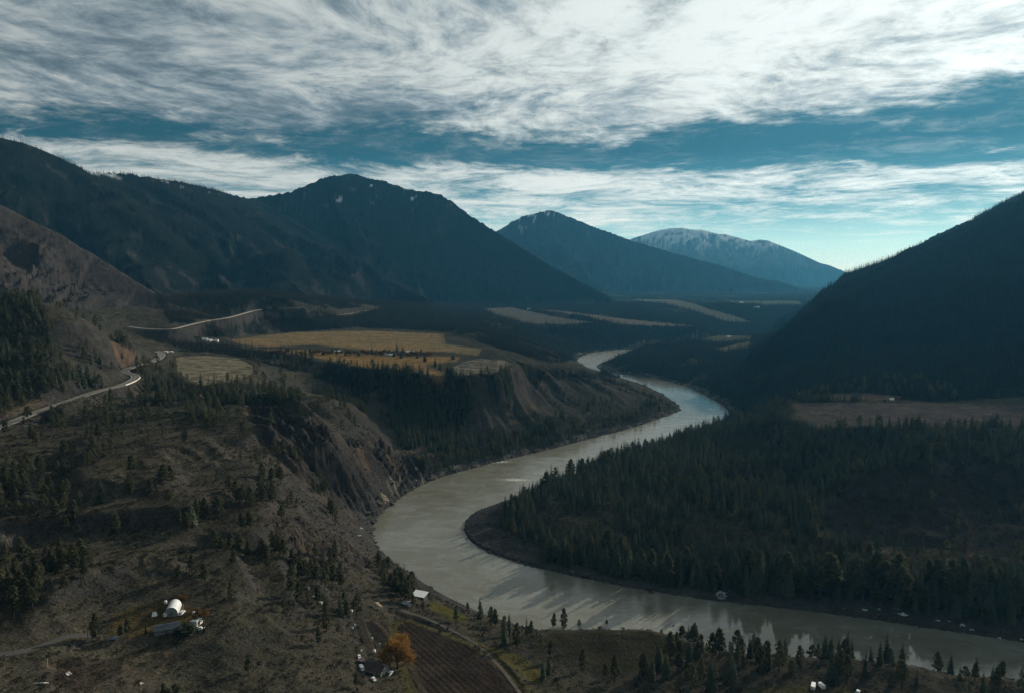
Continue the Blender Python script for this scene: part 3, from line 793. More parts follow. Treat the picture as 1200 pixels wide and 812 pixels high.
# snow on the high tops, pale rock
sn = fbm(GX / 170, GY / 170, 5, 210)
snow = np.zeros(GX.shape)
m4 = GREG == 4; snow = np.maximum(snow, m4 * sstep(520, 1150, GZ) * sstep(.42, .80, ridged(GX / 260, GY / 260, 5, 214, .65) + .35 * (GZ - 900) / 400 + .3 * fbm(GX / 900, GY / 900, 2, 213)) * .85)
m3 = (GREG == 3) & (GPX < 650); snow = np.maximum(snow, m3 * sstep(780, 1100, GZ) * sstep(.10, .30, sn + .28 * (GPX < 628)))
m2 = (GREG == 2); snow = np.maximum(snow, m2 * sstep(700, 900, GZ) * sstep(.36, .46, sn))
m1 = (GREG == 1) & (GR > 4200); snow = np.maximum(snow, m1 * sstep(760, 880, GZ) * sstep(.12, .3, sn))
FOREST = FOREST * (1 - .8 * snow) * np.where((GREG == 4) & (GZ > 480), .3, 1)
paint((GREG == 4) & (GZ > 500), (0.085, 0.082, 0.075), .6)
rk = (GREG == 1) * sstep(.20, .40, fbm(GX / 90, GY / 90, 5, 220)) * sstep(620, 860, GZ)
paint(rk, (0.085, 0.082, 0.078), .75); FOREST = FOREST * (1 - .75 * rk)
rk2 = (GREG == 2) * sstep(.16, .40, fbm(GX / 110, GY / 110, 5, 221)) * sstep(560, 850, GZ)
paint(rk2, (0.085, 0.085, 0.082), .7); FOREST = FOREST * (1 - .8 * rk2)
paint(snow, (0.62, 0.66, 0.70), .9)
paint((GREG >= 1) & (FOREST > .4), needle * np.where(GREG == 4, 1.0, .72)[..., None], .8)
# far hill sides: crowns too small to set one by one still break the colour
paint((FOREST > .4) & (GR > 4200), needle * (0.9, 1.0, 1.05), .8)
C = C * (1 + (.34 * n_pix + .24 * n_fin)[..., None])
C = np.clip(C, 0.006, 0.9)
# distant forest has a rough top of crowns: real relief, one crown high
GZ = GZ + np.where(GR > 4300, FOREST * np.clip(GR / 9000, .3, 1.6) * 16 * np.maximum(fbm(AU[None, :] * 330 + 0 * GX, LOGR * 330, 2, 240) + .2, -.1), 0)

# ------------------------------------------------------------------ materials
MATS = {}


def new_mat(name):
    m = bpy.data.materials.new(name); m.use_nodes = True
    return m, NT(m.node_tree)


def finish(w, bsdf, bump=None, strength=0.4, dist=0.3):
    if bump is not None:
        b = w.n('ShaderNodeBump'); b.inputs['Strength'].default_value = strength; b.inputs['Distance'].default_value = dist
        w.link(bump, b.inputs['Height']); w.link(b.outputs[0], bsdf.inputs['Normal'])
    o = w.n('ShaderNodeOutputMaterial'); w.link(bsdf.outputs[0], o.inputs[0])


def ground_material():
    m, w = new_mat('ground_cover')
    at = w.n('ShaderNodeAttribute', attribute_name='cover')
    g = w.n('ShaderNodeNewGeometry')
    p = g.outputs['Position']
    f1 = w.noise(p, 0.55, 5, 0.65); f2 = w.noise(p, 0.07, 5, 0.6); f3 = w.noise(p, 2.0, 2, 0.5)
    v = w.math('MULTIPLY', w.mapr(f1, .28, .72, .50, 1.50, False), w.mapr(f2, .3, .7, .74, 1.26, False))
    c = w.vmath('SCALE', at.outputs['Color'], None, v)
    b = w.n('ShaderNodeBsdfDiffuse'); w.link(c, b.inputs['Color']); b.inputs['Roughness'].default_value = .6
    finish(w, b, w.math('ADD', f1, w.math('MULTIPLY', f2, 2.0)), .9, 1.6)
    return m


def plain(name, col, rough=.6, metal=0.0, var=.25, scale=1.5, bump=0.0, spec=.4):
    if name in MATS: return MATS[name]
    m, w = new_mat(name)
    tc = w.n('ShaderNodeTexCoord'); p = tc.outputs['Object']
    f = w.noise(p, scale, 5, .6); f2 = w.noise(p, scale * .23, 3, .5)
    v = w.math('MULTIPLY', w.mapr(f, .3, .7, 1 - var, 1 + var, False), w.mapr(f2, .3, .7, 1 - var * .7, 1 + var * .7, False))
    c = w.vmath('SCALE', tuple(col[:3]), None, v)
    b = w.n('ShaderNodeBsdfPrincipled'); w.link(c, b.inputs['Base Color'])
    b.inputs['Roughness'].default_value = rough; b.inputs['Metallic'].default_value = metal; b.inputs['Specular IOR Level'].default_value = spec
    finish(w, b, f if bump else None, bump, .1)
    MATS[name] = m
    return m


def water_material():
    m, w = new_mat('river_water')
    g = w.n('ShaderNodeNewGeometry'); p = g.outputs['Position']
    b = w.n('ShaderNodeBsdfPrincipled')
    big = w.noise(p, .006, 4, .6, .6)
    med = w.noise(w.vmath('MULTIPLY', p, (1, 1.6, 1)), .045, 5, .62, .8)
    rip = w.noise(w.vmath('MULTIPLY', p, (1, 1.4, 1)), .16, 5, .70); rip2 = w.noise(p, .05, 4, .6)
    c = w.mix(w.mapr(big, .35, .65), (0.162, 0.164, 0.130, 1), (0.128, 0.124, 0.090, 1))
    pat = w.noise(w.vmath('MULTIPLY', p, (1, 1.8, 1)), .014, 5, .65, 1.2)
    c = w.mix(w.mapr(pat, .50, .66, 0, .55), c, (0.205, 0.215, 0.195, 1))
    c = w.mix(w.mapr(pat, .46, .34, 0, .5), c, (0.105, 0.098, 0.068, 1))
    c = w.mix(w.mapr(med, .52, .74, 0, .6), c, (0.225, 0.235, 0.215, 1))
    c = w.mix(w.mapr(med, .46, .28, 0, .55), c, (0.115, 0.105, 0.072, 1))
    # broken water on the rapids
    foam = w.n('ShaderNodeAttribute', attribute_name='rapids')
    fn = w.noise(w.vmath('MULTIPLY', p, (1, 2.2, 1)), .22, 6, .7, .5)
    ff = w.mapr(w.math('ADD', w.math('MULTIPLY', foam.outputs['Fac'], .55), fn), .86, 1.0, 0, .8)
    c = w.mix(ff, c, (0.62, 0.60, 0.52, 1))
    w.link(c, b.inputs['Base Color'])
    b.inputs['IOR'].default_value = 1.33
    calm = w.n('ShaderNodeAttribute', attribute_name='calm')
    w.link(w.math('SUBTRACT', w.mapr(med, .3, .7, .14, .22), w.math('MULTIPLY', calm.outputs['Fac'], .15)), b.inputs['Roughness'])
    h = w.math('ADD', w.math('MULTIPLY', rip, .6), w.math('MULTIPLY', rip2, 1.4))
    bm = w.n('ShaderNodeBump'); bm.inputs['Distance'].default_value = 1.1
    w.link(w.math('SUBTRACT', .36, w.math('MULTIPLY', calm.outputs['Fac'], .34)), bm.inputs['Strength'])
    w.link(h, bm.inputs['Height']); w.link(bm.outputs[0], b.inputs['Normal'])
    o = w.n('ShaderNodeOutputMaterial'); w.link(b.outputs[0], o.inputs[0])
    return m


GROUND_MAT = ground_material()


def mesh_np(name, V, Fq, mat, smooth=True):
    """mesh from numpy arrays; Fq is (n,4) or (n,3)"""
    me = bpy.data.meshes.new(name); n, k = Fq.shape
    me.vertices.add(len(V)); me.vertices.foreach_set('co', np.ascontiguousarray(V, dtype=np.float32).ravel())
    me.loops.add(n * k); me.loops.foreach_set('vertex_index', np.ascontiguousarray(Fq, dtype=np.int32).ravel())
    me.polygons.add(n); me.polygons.foreach_set('loop_start', np.arange(0, n * k, k, dtype=np.int32))
    try: me.polygons.foreach_set('loop_total', np.full(n, k, dtype=np.int32))
    except Exception: pass
    me.update(calc_edges=True)
    me.polygons.foreach_set('use_smooth', np.full(n, smooth, dtype=bool))
    if mat: me.materials.append(mat)
    return me


def add_obj(name, me, parent=None, loc=None):
    o = bpy.data.objects.new(name, me); COL.objects.link(o)
    if parent: o.parent = parent
    if loc is not None: o.location = loc
    return o


def tag(o, label=None, cat=None, group=None, kind=None):
    if label: o['label'] = label
    if cat: o['category'] = cat
    if group: o['group'] = group
    if kind: o['kind'] = kind
    return o


def build_terrain():
    idx = np.arange(NU * NV).reshape(NV, NU)
    nxt = np.roll(idx, -1, axis=1)
    quads = np.stack([idx[:-1], nxt[:-1], nxt[1:], idx[1:]], -1)[:, :-1]
    seam = np.stack([idx[:-1, -1], idx[:-1, 0], idx[1:, 0], idx[1:, -1]], -1)
    fid = FIELD_ID[:-1, :-1].copy(); reg = GREG[:-1, :-1].copy()
    names = {}
    code = np.where(fid >= 0, 100 + fid, np.where(reg >= 0, reg, -1))
    V = np.stack([GX, GY, GZ], -1).reshape(-1, 3); CC = C.reshape(-1, 3)
    label = {-1: ('valley_ground', 'dry brown valley floor and slopes with sagebrush on both sides of the river', 'ground'),
             0: ('hillside', 'bare brown hillside spur rising at the left behind the highway', 'hill'), 1: ('mountain', 'dark forested mountain wall with rocky crest at far left', 'mountain'),
             2: ('mountain', 'broad round dark mountain left of the middle of the skyline', 'mountain'), 3: ('mountain', 'bluish pointed mountain with light snow streaks left of its top', 'mountain'),
             4: ('mountain', 'pale distant mountain flecked with snow on its crest', 'mountain'), 5: ('far_hills', 'faint low blue hills at the far end of the valley', 'hills'),
             6: ('hill', 'dark forested hillside falling from the right edge to the river', 'hill')}
    flab = {'golden_field': 'broad golden hay field on the bench behind the farm trees', 'golden_field_front': 'golden field strip in front of the farm tree row', 'stubble_field': 'grey stubble patch with pale tracks at the bench end',
            'pale_meadow': 'pale dry meadow below the highway bend', 'brown_field': 'long brown field on the right bank terrace', 'back_field': 'small brown field behind the long field at right',
            'far_field': 'grey field on the far terrace above the river', 'far_field_long': 'long pale strip of field along the far terrace edge', 'far_meadow': 'hazy pale meadow far up the valley', 'far_meadow_b': 'small greenish meadow at the foot of the far mountain',
            'bench_meadow': 'pale meadow on the right bank bench upstream', 'bench_meadow_b': 'small dry clearing below the right bank meadow', 'plowed_field': 'dark ploughed field with long furrows beside the orange tree',
            'dry_plot': 'dark overgrown plot behind the orange tree', 'bluff_field': 'olive grass field on the bluff above the river', 'river_grass': 'green grass patch on the bank below the white roofed shed', 'green_strip': 'yellowish grass strip between track and ploughed field',
            'corner_field': 'dull green field corner at the bottom edge', 'yard_lawn': 'rusty grass yard around the white arched greenhouse', 'green_pad': 'flat green pad on the slope below the highway'}
    for k in np.unique(code):
        q = quads[code == k]
        if k == -1: q = np.concatenate([q, seam])
        u, inv = np.unique(q, return_inverse=True)
        if k >= 100: nm = 'field' if 'field' in fk[k - 100] else fk[k - 100].replace('_b', ''); lb = flab[fk[k - 100]]; ct = 'field'
        else: nm, lb, ct = label[int(k)]
        me = mesh_np(nm, V[u], inv.reshape(-1, 4), GROUND_MAT)
        a = me.color_attributes.new('cover', 'FLOAT_COLOR', 'POINT')
        cc = np.ones((len(u), 4), np.float32); cc[:, :3] = CC[u]; a.data.foreach_set('color', cc.ravel())
        nr = NORMALS.reshape(-1, 3)[u]
        me.normals_split_custom_set_from_vertices(nr)
        o = add_obj(nm, me); tag(o, lb, ct, None, 'structure')


def grid_normals():
    P = np.stack([GX, GY, GZ], -1)
    a = np.roll(P, -1, 1) - np.roll(P, 1, 1); b = np.gradient(P, axis=0)
    n = np.cross(a, b); n /= np.maximum(np.linalg.norm(n, axis=-1, keepdims=True), 1e-9)
    n[n[..., 2] < 0] *= -1
    return n


NORMALS = grid_normals()
build_terrain()


def build_river():
    # level sheet a little wider than the bed, the ground covers its edge
    m = (GD[:-1, :-1] < 25) & (GR[:-1, :-1] < 5200)
    idx = np.arange(NU * NV).reshape(NV, NU)
    q = np.stack([idx[:-1, :-1], idx[:-1, 1:], idx[1:, 1:], idx[1:, :-1]], -1)[m]
    u, inv = np.unique(q, return_inverse=True)
    V = np.stack([GX, GY, np.zeros_like(GX)], -1).reshape(-1, 3)[u]
    me = mesh_np('river', V, inv.reshape(-1, 4), water_material())
    px, py = project(V[:, 0], V[:, 1], V[:, 2])
    def near(cx, cy, rx, ry): return np.exp(-(((px - cx) / rx) ** 2 + ((py - cy) / ry) ** 2))
    rap = np.clip(near(575, 541, 40, 2.5) + near(605, 562, 30, 3) * .85 + near(632, 554, 20, 2) * .7 + near(560, 560, 40, 6) * .25 + near(740, 712, 60, 14) * .35 + near(830, 735, 50, 10) * .45 + near(720, 413, 20, 4) * .5 + near(470, 590, 20, 8) * .3, 0, 1)
    calm = np.clip(near(930, 742, 110, 26) * 1.2 + near(1090, 750, 190, 40) * 1.2, 0, 1)
    rr_ = np.hypot(V[:, 0], V[:, 1]); calm = np.maximum(calm, .75 * sstep(1050, 1700, rr_) * sstep(2350, 2000, rr_)) - .4 * sstep(2100, 2500, rr_)
    for nm, v in (('rapids', rap), ('calm', calm)):
        a = me.attributes.new(nm, 'FLOAT', 'POINT'); a.data.foreach_set('value', v.astype(np.float32))
    tag(add_obj('river', me), 'wide grey green river bending through the valley', 'river', None, 'structure')


build_river()


def build_haze():
    bm = bmesh.new(); bmesh.ops.create_cube(bm, size=1.0)
    me = bpy.data.meshes.new('haze'); bm.to_mesh(me); bm.free()
    o = add_obj('haze', me); top = float(GZ.max()) + 60; bot = float(GZ.min()) - 3
    o.scale = (126000, 126000, top - bot); o.location = (0, 0, (top + bot) / 2)
    m, w = new_mat('valley_haze')
    v = w.n('ShaderNodeVolumePrincipled'); v.inputs['Color'].default_value = HAZE_COL; v.inputs['Density'].default_value = HAZE_DENS
    v.inputs['Absorption Color'].default_value = (0.80, 0.80, 0.80, 1)
    v.inputs['Anisotropy'].default_value = 0.28
    out = w.n('ShaderNodeOutputMaterial'); w.link(v.outputs[0], out.inputs['Volume'])
    me.materials.append(m)
    tag(o, 'thin blue haze lying in the valley', 'haze', None, 'stuff')


HAZE_COL = (0.10, 0.43, 0.76, 1); HAZE_DENS = 3.0e-5
build_haze()
# ------------------------------------------------------------------ roads
def strip(name, P, half, mat, lift=0.12, skirt=1.2, n=4, z=None):
    P = np.asarray(P, float); d = np.gradient(P[:, :2], axis=0); d /= np.maximum(np.linalg.norm(d, axis=1, keepdims=True), 1e-6)
    nr = np.stack([-d[:, 1], d[:, 0]], 1)
    off = np.linspace(-half, half, n + 1)
    xy = P[:, None, :2] + nr[:, None, :] * off[None, :, None]
    g = ground(xy[..., 0].ravel(), xy[..., 1].ravel()).reshape(xy.shape[:2])
    top = np.maximum(g.max(1), P[:, 2] if z is None else -1e9) + lift
    k = np.ones(5) / 5; tp = np.pad(top, 2, mode='edge'); top = np.maximum(np.convolve(tp, k, 'valid'), g.max(1) + lift * .6)
    zz = np.repeat(top[:, None], n + 1, 1)
    L = np.concatenate([xy, zz[..., None]], -1)
    A = L[:, :1] + np.array((0, 0, -skirt)); B = L[:, -1:] + np.array((0, 0, -skirt))
    A[..., :2] -= nr[:, None] * .5; B[..., :2] += nr[:, None] * .5
    G = np.concatenate([A, L, B], 1); m, w = G.shape[:2]
    idx = np.arange(m * w).reshape(m, w)
    q = np.stack([idx[:-1, :-1], idx[:-1, 1:], idx[1:, 1:], idx[1:, :-1]], -1).reshape(-1, 4)
    me = mesh_np(name, G.reshape(-1, 3), q, mat, False)
    return add_obj(name, me), L, nr


def resample(P, step):
    s = np.concatenate([[0], np.cumsum(np.linalg.norm(np.diff(P[:, :2], axis=0), axis=1))])
    t = np.arange(0, s[-1], step)
    return np.stack([np.interp(t, s, P[:, i]) for i in range(P.shape[1])], 1)


ASPH = plain('worn_asphalt', (0.115, 0.110, 0.100), .85, var=.18, scale=.25)
GRAV = plain('pale_gravel', (0.17, 0.145, 0.11), .95, var=.3, scale=.3)
PAINT = plain('road_paint', (0.72, 0.70, 0.62), .7, var=.12, scale=.5)
hw = resample(HIGHWAY, 6.0)
o, HL, HN = strip('highway', hw, 6.2, ASPH, .35); tag(o, 'grey two lane highway climbing the left hillside in a double bend', 'road', None, 'structure')


def line_on(L, nr, off, half, mat, name, label, lift=.03):
    c = L.mean(1); a = c.copy(); a[:, :2] += nr * (off - half); b = c.copy(); b[:, :2] += nr * (off + half)
    a[:, 2] = L[:, 0, 2] + lift; b[:, 2] = a[:, 2]
    G = np.stack([a, b], 1); idx = np.arange(len(c) * 2).reshape(-1, 2)
    q = np.stack([idx[:-1, 0], idx[:-1, 1], idx[1:, 1], idx[1:, 0]], -1)
    o = add_obj(name, mesh_np(name, G.reshape(-1, 3), q, mat, False)); tag(o, label, 'road marking', None, 'structure')


line_on(HL, HN, 5.2, .14, PAINT, 'road_edge_line', 'white edge line on the uphill side of the highway')
line_on(HL, HN, -5.2, .14, PAINT, 'road_edge_line', 'white edge line on the valley side of the highway')
line_on(HL, HN, 0, .16, plain('yellow_paint', (0.55, 0.36, 0.05), .7), 'road_centre_line', 'yellow centre line of the highway')
up = resample(UPROAD, 9.0)
o, UL, UN = strip('upper_road', up, 4.2, plain('pale_road', (0.20, 0.185, 0.165), .9, var=.15, scale=.2), .8, 2.5); tag(o, 'pale road running along the bench at the mountain foot', 'road', None, 'structure')
o, _, _ = strip('upper_road', resample(UPROAD_FAR, 9.0), 3.4, plain('dim_road', (0.15, 0.14, 0.125), .9), .8, 2.5); tag(o, 'faint far continuation of the bench road below the mountain', 'road', None, 'structure')
o, _, _ = strip('farm_track', resample(TRACK, 2.0), 1.1, plain('track_earth', (0.056, 0.048, 0.036), .95, var=.3, scale=.6), .05, .3, z='g'); tag(o, 'earth farm track along the river side of the ploughed field', 'track', None, 'structure')
o, _, _ = strip('farm_track', resample(YARD_TRACK, 2.0), 2.6, plain('yard_gravel', (0.038, 0.036, 0.033), .95, var=.25, scale=.5), .05, .3, z='g'); tag(o, 'grey gravel drive at the lower left edge', 'track', None, 'structure')

# ------------------------------------------------------------------ trees
rng = np.random.default_rng(11)


class MB:
    """collects faces, builds one mesh with several materials"""
    def __init__(s): s.v = []; s.f = []; s.m = []
    def add(s, V, Fs, mi=0):
        b = len(s.v); s.v += [tuple(p) for p in V]; s.f += [tuple(b + i for i in f) for f in Fs]; s.m += [mi] * len(Fs)
    def tube(s, pts, rad, n=6, mi=0, cap=True):
        pts = [np.asarray(p, float) for p in pts]; rings = []
        for i, p in enumerate(pts):
            t = pts[min(i + 1, len(pts) - 1)] - pts[max(i - 1, 0)]; t = t / (np.linalg.norm(t) + 1e-9)
            a = np.cross(t, (0, 0, 1.0)) if abs(t[2]) < .9 else np.cross(t, (1.0, 0, 0)); a /= np.linalg.norm(a); c = np.cross(t, a)
            rings.append([p + rad[i] * (a * math.cos(2 * math.pi * k / n) + c * math.sin(2 * math.pi * k / n)) for k in range(n)])
        V = [q for r in rings for q in r]; Fs = []
        for i in range(len(pts) - 1):
            for k in range(n):
                Fs.append((i * n + k, i * n + (k + 1) % n, (i + 1) * n + (k + 1) % n, (i + 1) * n + k))
        if cap:
            Fs.append(tuple(range(n))[::-1]); Fs.append(tuple((len(pts) - 1) * n + k for k in range(n)))
        s.add(V, Fs, mi)
    def box(s, c, size, rz=0.0, mi=0, taper=1.0):
        x, y, z = [v / 2 for v in size]; V = []
        for sz in (-1, 1):
            k = taper if sz > 0 else 1
            for sx, sy in ((-1, -1), (1, -1), (1, 1), (-1, 1)):
                X, Y = sx * x * k, sy * y * k
                V.append((c[0] + X * math.cos(rz) - Y * math.sin(rz), c[1] + X * math.sin(rz) + Y * math.cos(rz), c[2] + sz * z))
        s.add(V, [(3, 2, 1, 0), (4, 5, 6, 7), (0, 1, 5, 4), (1, 2, 6, 5), (2, 3, 7, 6), (3, 0, 4, 7)], mi)
    def mesh(s, name, mats, smooth=False):
        me = bpy.data.meshes.new(name); me.from_pydata([tuple(map(float, p)) for p in s.v], [], s.f); me.update()
        for m in mats: me.materials.append(m)
        me.polygons.foreach_set('material_index', np.array(s.m, dtype=np.int32))
        me.polygons.foreach_set('use_smooth', np.full(len(s.f), smooth, dtype=bool))
        return me


def foliage(name, a, b, rough=.75):
    m, w = new_mat(name)
    oi = w.n('ShaderNodeObjectInfo'); g = w.n('ShaderNodeNewGeometry')
    f = w.noise(g.outputs['Position'], .9, 3, .6)
    t = w.math('ADD', w.math('MULTIPLY', oi.outputs['Random'], .65), w.math('MULTIPLY', f, .5), clamp=True)
    c = w.mix(t, (*a, 1), (*b, 1))
    d = w.n('ShaderNodeBsdfDiffuse'); w.link(c, d.inputs[0])
    tr = w.n('ShaderNodeBsdfTranslucent'); w.link(c, tr.inputs[0])
    mx = w.n('ShaderNodeMixShader'); mx.inputs[0].default_value = .32; w.link(d.outputs[0], mx.inputs[1]); w.link(tr.outputs[0], mx.inputs[2])
    o = w.n('ShaderNodeOutputMaterial'); w.link(mx.outputs[0], o.inputs[0])
    return m


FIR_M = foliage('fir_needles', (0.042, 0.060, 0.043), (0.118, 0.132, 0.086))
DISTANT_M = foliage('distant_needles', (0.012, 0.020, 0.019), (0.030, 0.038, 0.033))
PINE_M = foliage('pine_needles', (0.050, 0.058, 0.036), (0.115, 0.118, 0.066))
BARK = plain('bark', (0.060, 0.042, 0.030), .9, var=.35, scale=3)
SAGE_M = foliage('sage_leaves', (0.020, 0.020, 0.016), (0.052, 0.049, 0.038))
WILLOW_M = foliage('orange_twigs', (0.175, 0.092, 0.026), (0.290, 0.165, 0.050))
RUST_M = foliage('rusty_twigs', (0.085, 0.052, 0.026), (0.150, 0.092, 0.042))
PALE_M = foliage('pale_twigs', (0.50, 0.55, 0.58), (0.75, 0.80, 0.84))
CYPRESS_M = foliage('dark_cypress', (0.010, 0.014, 0.009), (0.020, 0.026, 0.014))


def spray(mb, p, d, L, w, droop, r, mi=0):
    """one needle spray: a bent pair of triangles pointing along d"""
    d = np.asarray(d, float); d /= np.linalg.norm(d)
    s = np.cross(d, (0, 0, 1.0)); s /= (np.linalg.norm(s) + 1e-9)
    tip = p + d * L + np.array((0, 0, -droop)); mid = p + d * L * .55
    a = mid + s * w + np.array((0, 0, -w * .35)); b = mid - s * w + np.array((0, 0, -w * .35)); up = mid + np.array((0, 0, w * .45))
    mb.add([p, a, tip, b, up], [(0, 1, 4), (1, 2, 4), (2, 3, 4), (3, 0, 4)], mi)


def fir_mesh(seed, levels, per, width, crown_from=.10, trunk=True, ragged=.3):
    """narrow conifer one metre tall with drooping tiers"""
    r = random.Random(seed); c = MB(); t = MB()
    lean = (r.uniform(-.02, .02), r.uniform(-.02, .02))
    for i in range(levels):
        f = (i + r.uniform(-.3, .3)) / levels; f = max(0, min(.985, f))
        z = crown_from + (1 - crown_from) * f
        R = width * (1 - f) ** .85 * (0.55 + .45 * min(1, f * 6 + .4)) + .012
        k = max(3, int(per * (1 - f * .45)))
        a0 = r.uniform(0, 6.28)
        for j in range(k):
            if r.random() < .10: continue
            a = a0 + j * 2 * math.pi / k + r.uniform(-.35, .35); L = R * r.uniform(1 - ragged, 1 + ragged * .6)
            p = np.array((lean[0] * z, lean[1] * z, z + r.uniform(-.01, .01)))
            spray(c, p, (math.cos(a), math.sin(a), .10 - .35 * (1 - f)), L, L * r.uniform(.26, .40), L * .22, r)
    t.tube([(0, 0, -.05), (lean[0] * .3, lean[1] * .3, .3), (lean[0], lean[1], .97)], [.017, .012, .002], 6, 0)
    return c, t


def pine_mesh(seed, clumps, size, crown_from=.28, width=.20, top=1.0, per=9):
    """open pine one metre tall: bare lower trunk, limbs carrying separate tufts"""
    r = random.Random(seed); c = MB(); t = MB()
    bend = (r.uniform(-.05, .05), r.uniform(-.05, .05))
    cen = lambda z: np.array((bend[0] * z * z, bend[1] * z * z, z))
    t.tube([cen(-.05), cen(.25), cen(.5), cen(.75), cen(.96)], [.020, .017, .013, .009, .003], 7, 0)
    for i in range(clumps):
        f = (i + r.random()) / clumps
        z = crown_from + (top - crown_from) * f ** .9
        prof = math.sin(math.pi * min(1, .18 + .82 * f)) ** .7 * (.35 + .65 * (1 - f) ** .6)
        R = width * prof * r.uniform(.45, 1.15) + .01
        a = i * 2.4 + r.uniform(-.6, .6)
        p0 = cen(z); e = p0 + np.array((math.cos(a) * R, math.sin(a) * R, r.uniform(-.02, .05) * (1 - f) + .01))
        if R > .05: t.tube([p0 - np.array((0, 0, .01)), e], [.005, .002], 3, 0, False)
        s = size * r.uniform(.7, 1.25) * (1 - .35 * f)
        for j in range(per):
            d = np.array([r.gauss(0, 1), r.gauss(0, 1), r.gauss(0.15, .7)]); d /= np.linalg.norm(d)
            q = e + d * s * r.uniform(0, .45)
            L = s * r.uniform(.55, 1.0); n = np.cross(d, [r.gauss(0, 1), r.gauss(0, 1), r.gauss(0, 1)]); n /= np.linalg.norm(n) + 1e-9; b = np.cross(d, n)
            c.add([q - n * L * .32, q + d * L * .8 + b * L * .1, q + n * L * .32, q - d * L * .25 + b * L * .22], [(0, 3, 1), (3, 2, 1)], 0)
    return c, t


def joined(c, t, name, fm):
    m = MB(); m.add(c.v, c.f, 0); m.add(t.v, t.f, 1)
    return m.mesh(name, [fm, BARK])


def proto(name, me):
    o = bpy.data.objects.new(name, me)
    return o


fir_hi = [fir_mesh(s, 22, 9, w, .08) for s, w in ((1, .17), (2, .15), (3, .19), (4, .14))]
pine_hi = [pine_mesh(s, 46, .115, cf, w, 1.0, 16) for s, cf, w in ((11, .22, .19), (12, .32, .21), (13, .15, .18), (14, .40, .22), (15, .26, .16))]
fir_mid = [fir_mesh(s, 15, 7, w, .07) for s, w in ((21, .17), (22, .145), (23, .19), (24, .16))]
pine_mid = [pine_mesh(s, 26, .15, cf, w, 1.0, 9) for s, cf, w in ((31, .20, .19), (32, .30, .21), (33, .14, .17))]
fir_lo = [fir_mesh(s, 7, 5, w, .04) for s, w in ((41, .19), (42, .165), (43, .21))]
FIR_MID = [proto('fir_tree_shape', joined(c, t, 'fir_tree_shape', FIR_M)) for c, t in fir_mid]
PINE_MID = [proto('pine_tree_shape', joined(c, t, 'pine_tree_shape', PINE_M)) for c, t in pine_mid]
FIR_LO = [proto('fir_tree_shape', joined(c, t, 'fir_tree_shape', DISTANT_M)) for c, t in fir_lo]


def sage_mesh(seed):
    r = random.Random(seed); m = MB()
    for i in range(16):
        a = r.uniform(0, 6.28); rr = r.uniform(0, .55); z = r.uniform(.05, .75) * (1 - rr * .6)
        p = np.array((math.cos(a) * rr, math.sin(a) * rr, z)); d = np.array((math.cos(a) * .7, math.sin(a) * .7, r.uniform(.2, 1)))
        spray(m, p, d, r.uniform(.3, .55), r.uniform(.13, .24), .0, r)
    return m.mesh('sagebrush_shape', [SAGE_M])


SAGE = [proto('sagebrush_shape', sage_mesh(s)) for s in (1, 2, 3)]


def scatter(name, P, S, Rz, pid, protos, tilt=0.0):
    """one object that sets many plants, each an instance on a point"""
    me = bpy.data.meshes.new(name); me.vertices.add(len(P)); me.vertices.foreach_set('co', np.ascontiguousarray(P, np.float32).ravel())
    a = me.attributes.new('plant_scale', 'FLOAT_VECTOR', 'POINT'); a.data.foreach_set('vector', np.ascontiguousarray(S, np.float32).ravel())
    a = me.attributes.new('plant_turn', 'FLOAT_VECTOR', 'POINT'); T = np.zeros((len(P), 3), np.float32); T[:, 2] = Rz; T[:, :2] = rng.normal(0, .03, (len(P), 2)); a.data.foreach_set('vector', T.ravel())
    a = me.attributes.new('plant_kind', 'INT', 'POINT'); a.data.foreach_set('value', np.ascontiguousarray(pid, np.int32))
    o = add_obj(name, me)
    ng = bpy.data.node_groups.new(name + '_scatter', 'GeometryNodeTree')
    ng.interface.new_socket('Geometry', in_out='INPUT', socket_type='NodeSocketGeometry'); ng.interface.new_socket('Geometry', in_out='OUTPUT', socket_type='NodeSocketGeometry')
    N = ng.nodes; L = ng.links
    gi = N.new('NodeGroupInput'); go = N.new('NodeGroupOutput'); ip = N.new('GeometryNodeInstanceOnPoints'); jn = N.new('GeometryNodeJoinGeometry')
    for p in reversed(protos):
        oi = N.new('GeometryNodeObjectInfo'); oi.inputs['Object'].default_value = p; oi.inputs['As Instance'].default_value = True
        L.new(oi.outputs['Geometry'], jn.inputs[0])
    def attr(nm, ty):
        n = N.new('GeometryNodeInputNamedAttribute'); n.data_type = ty; n.inputs['Name'].default_value = nm
        return n.outputs['Attribute']
    L.new(gi.outputs[0], ip.inputs['Points']); L.new(jn.outputs[0], ip.inputs['Instance']); ip.inputs['Pick Instance'].default_value = True
    L.new(attr('plant_kind', 'INT'), ip.inputs['Instance Index']); L.new(attr('plant_scale', 'FLOAT_VECTOR'), ip.inputs['Scale'])
    er = N.new('FunctionNodeEulerToRotation'); L.new(attr('plant_turn', 'FLOAT_VECTOR'), er.inputs[0]); L.new(er.outputs[0], ip.inputs['Rotation'])
    L.new(ip.outputs[0], go.inputs[0])
    md = o.modifiers.new('scatter', 'NODES'); md.node_group = ng
    return o


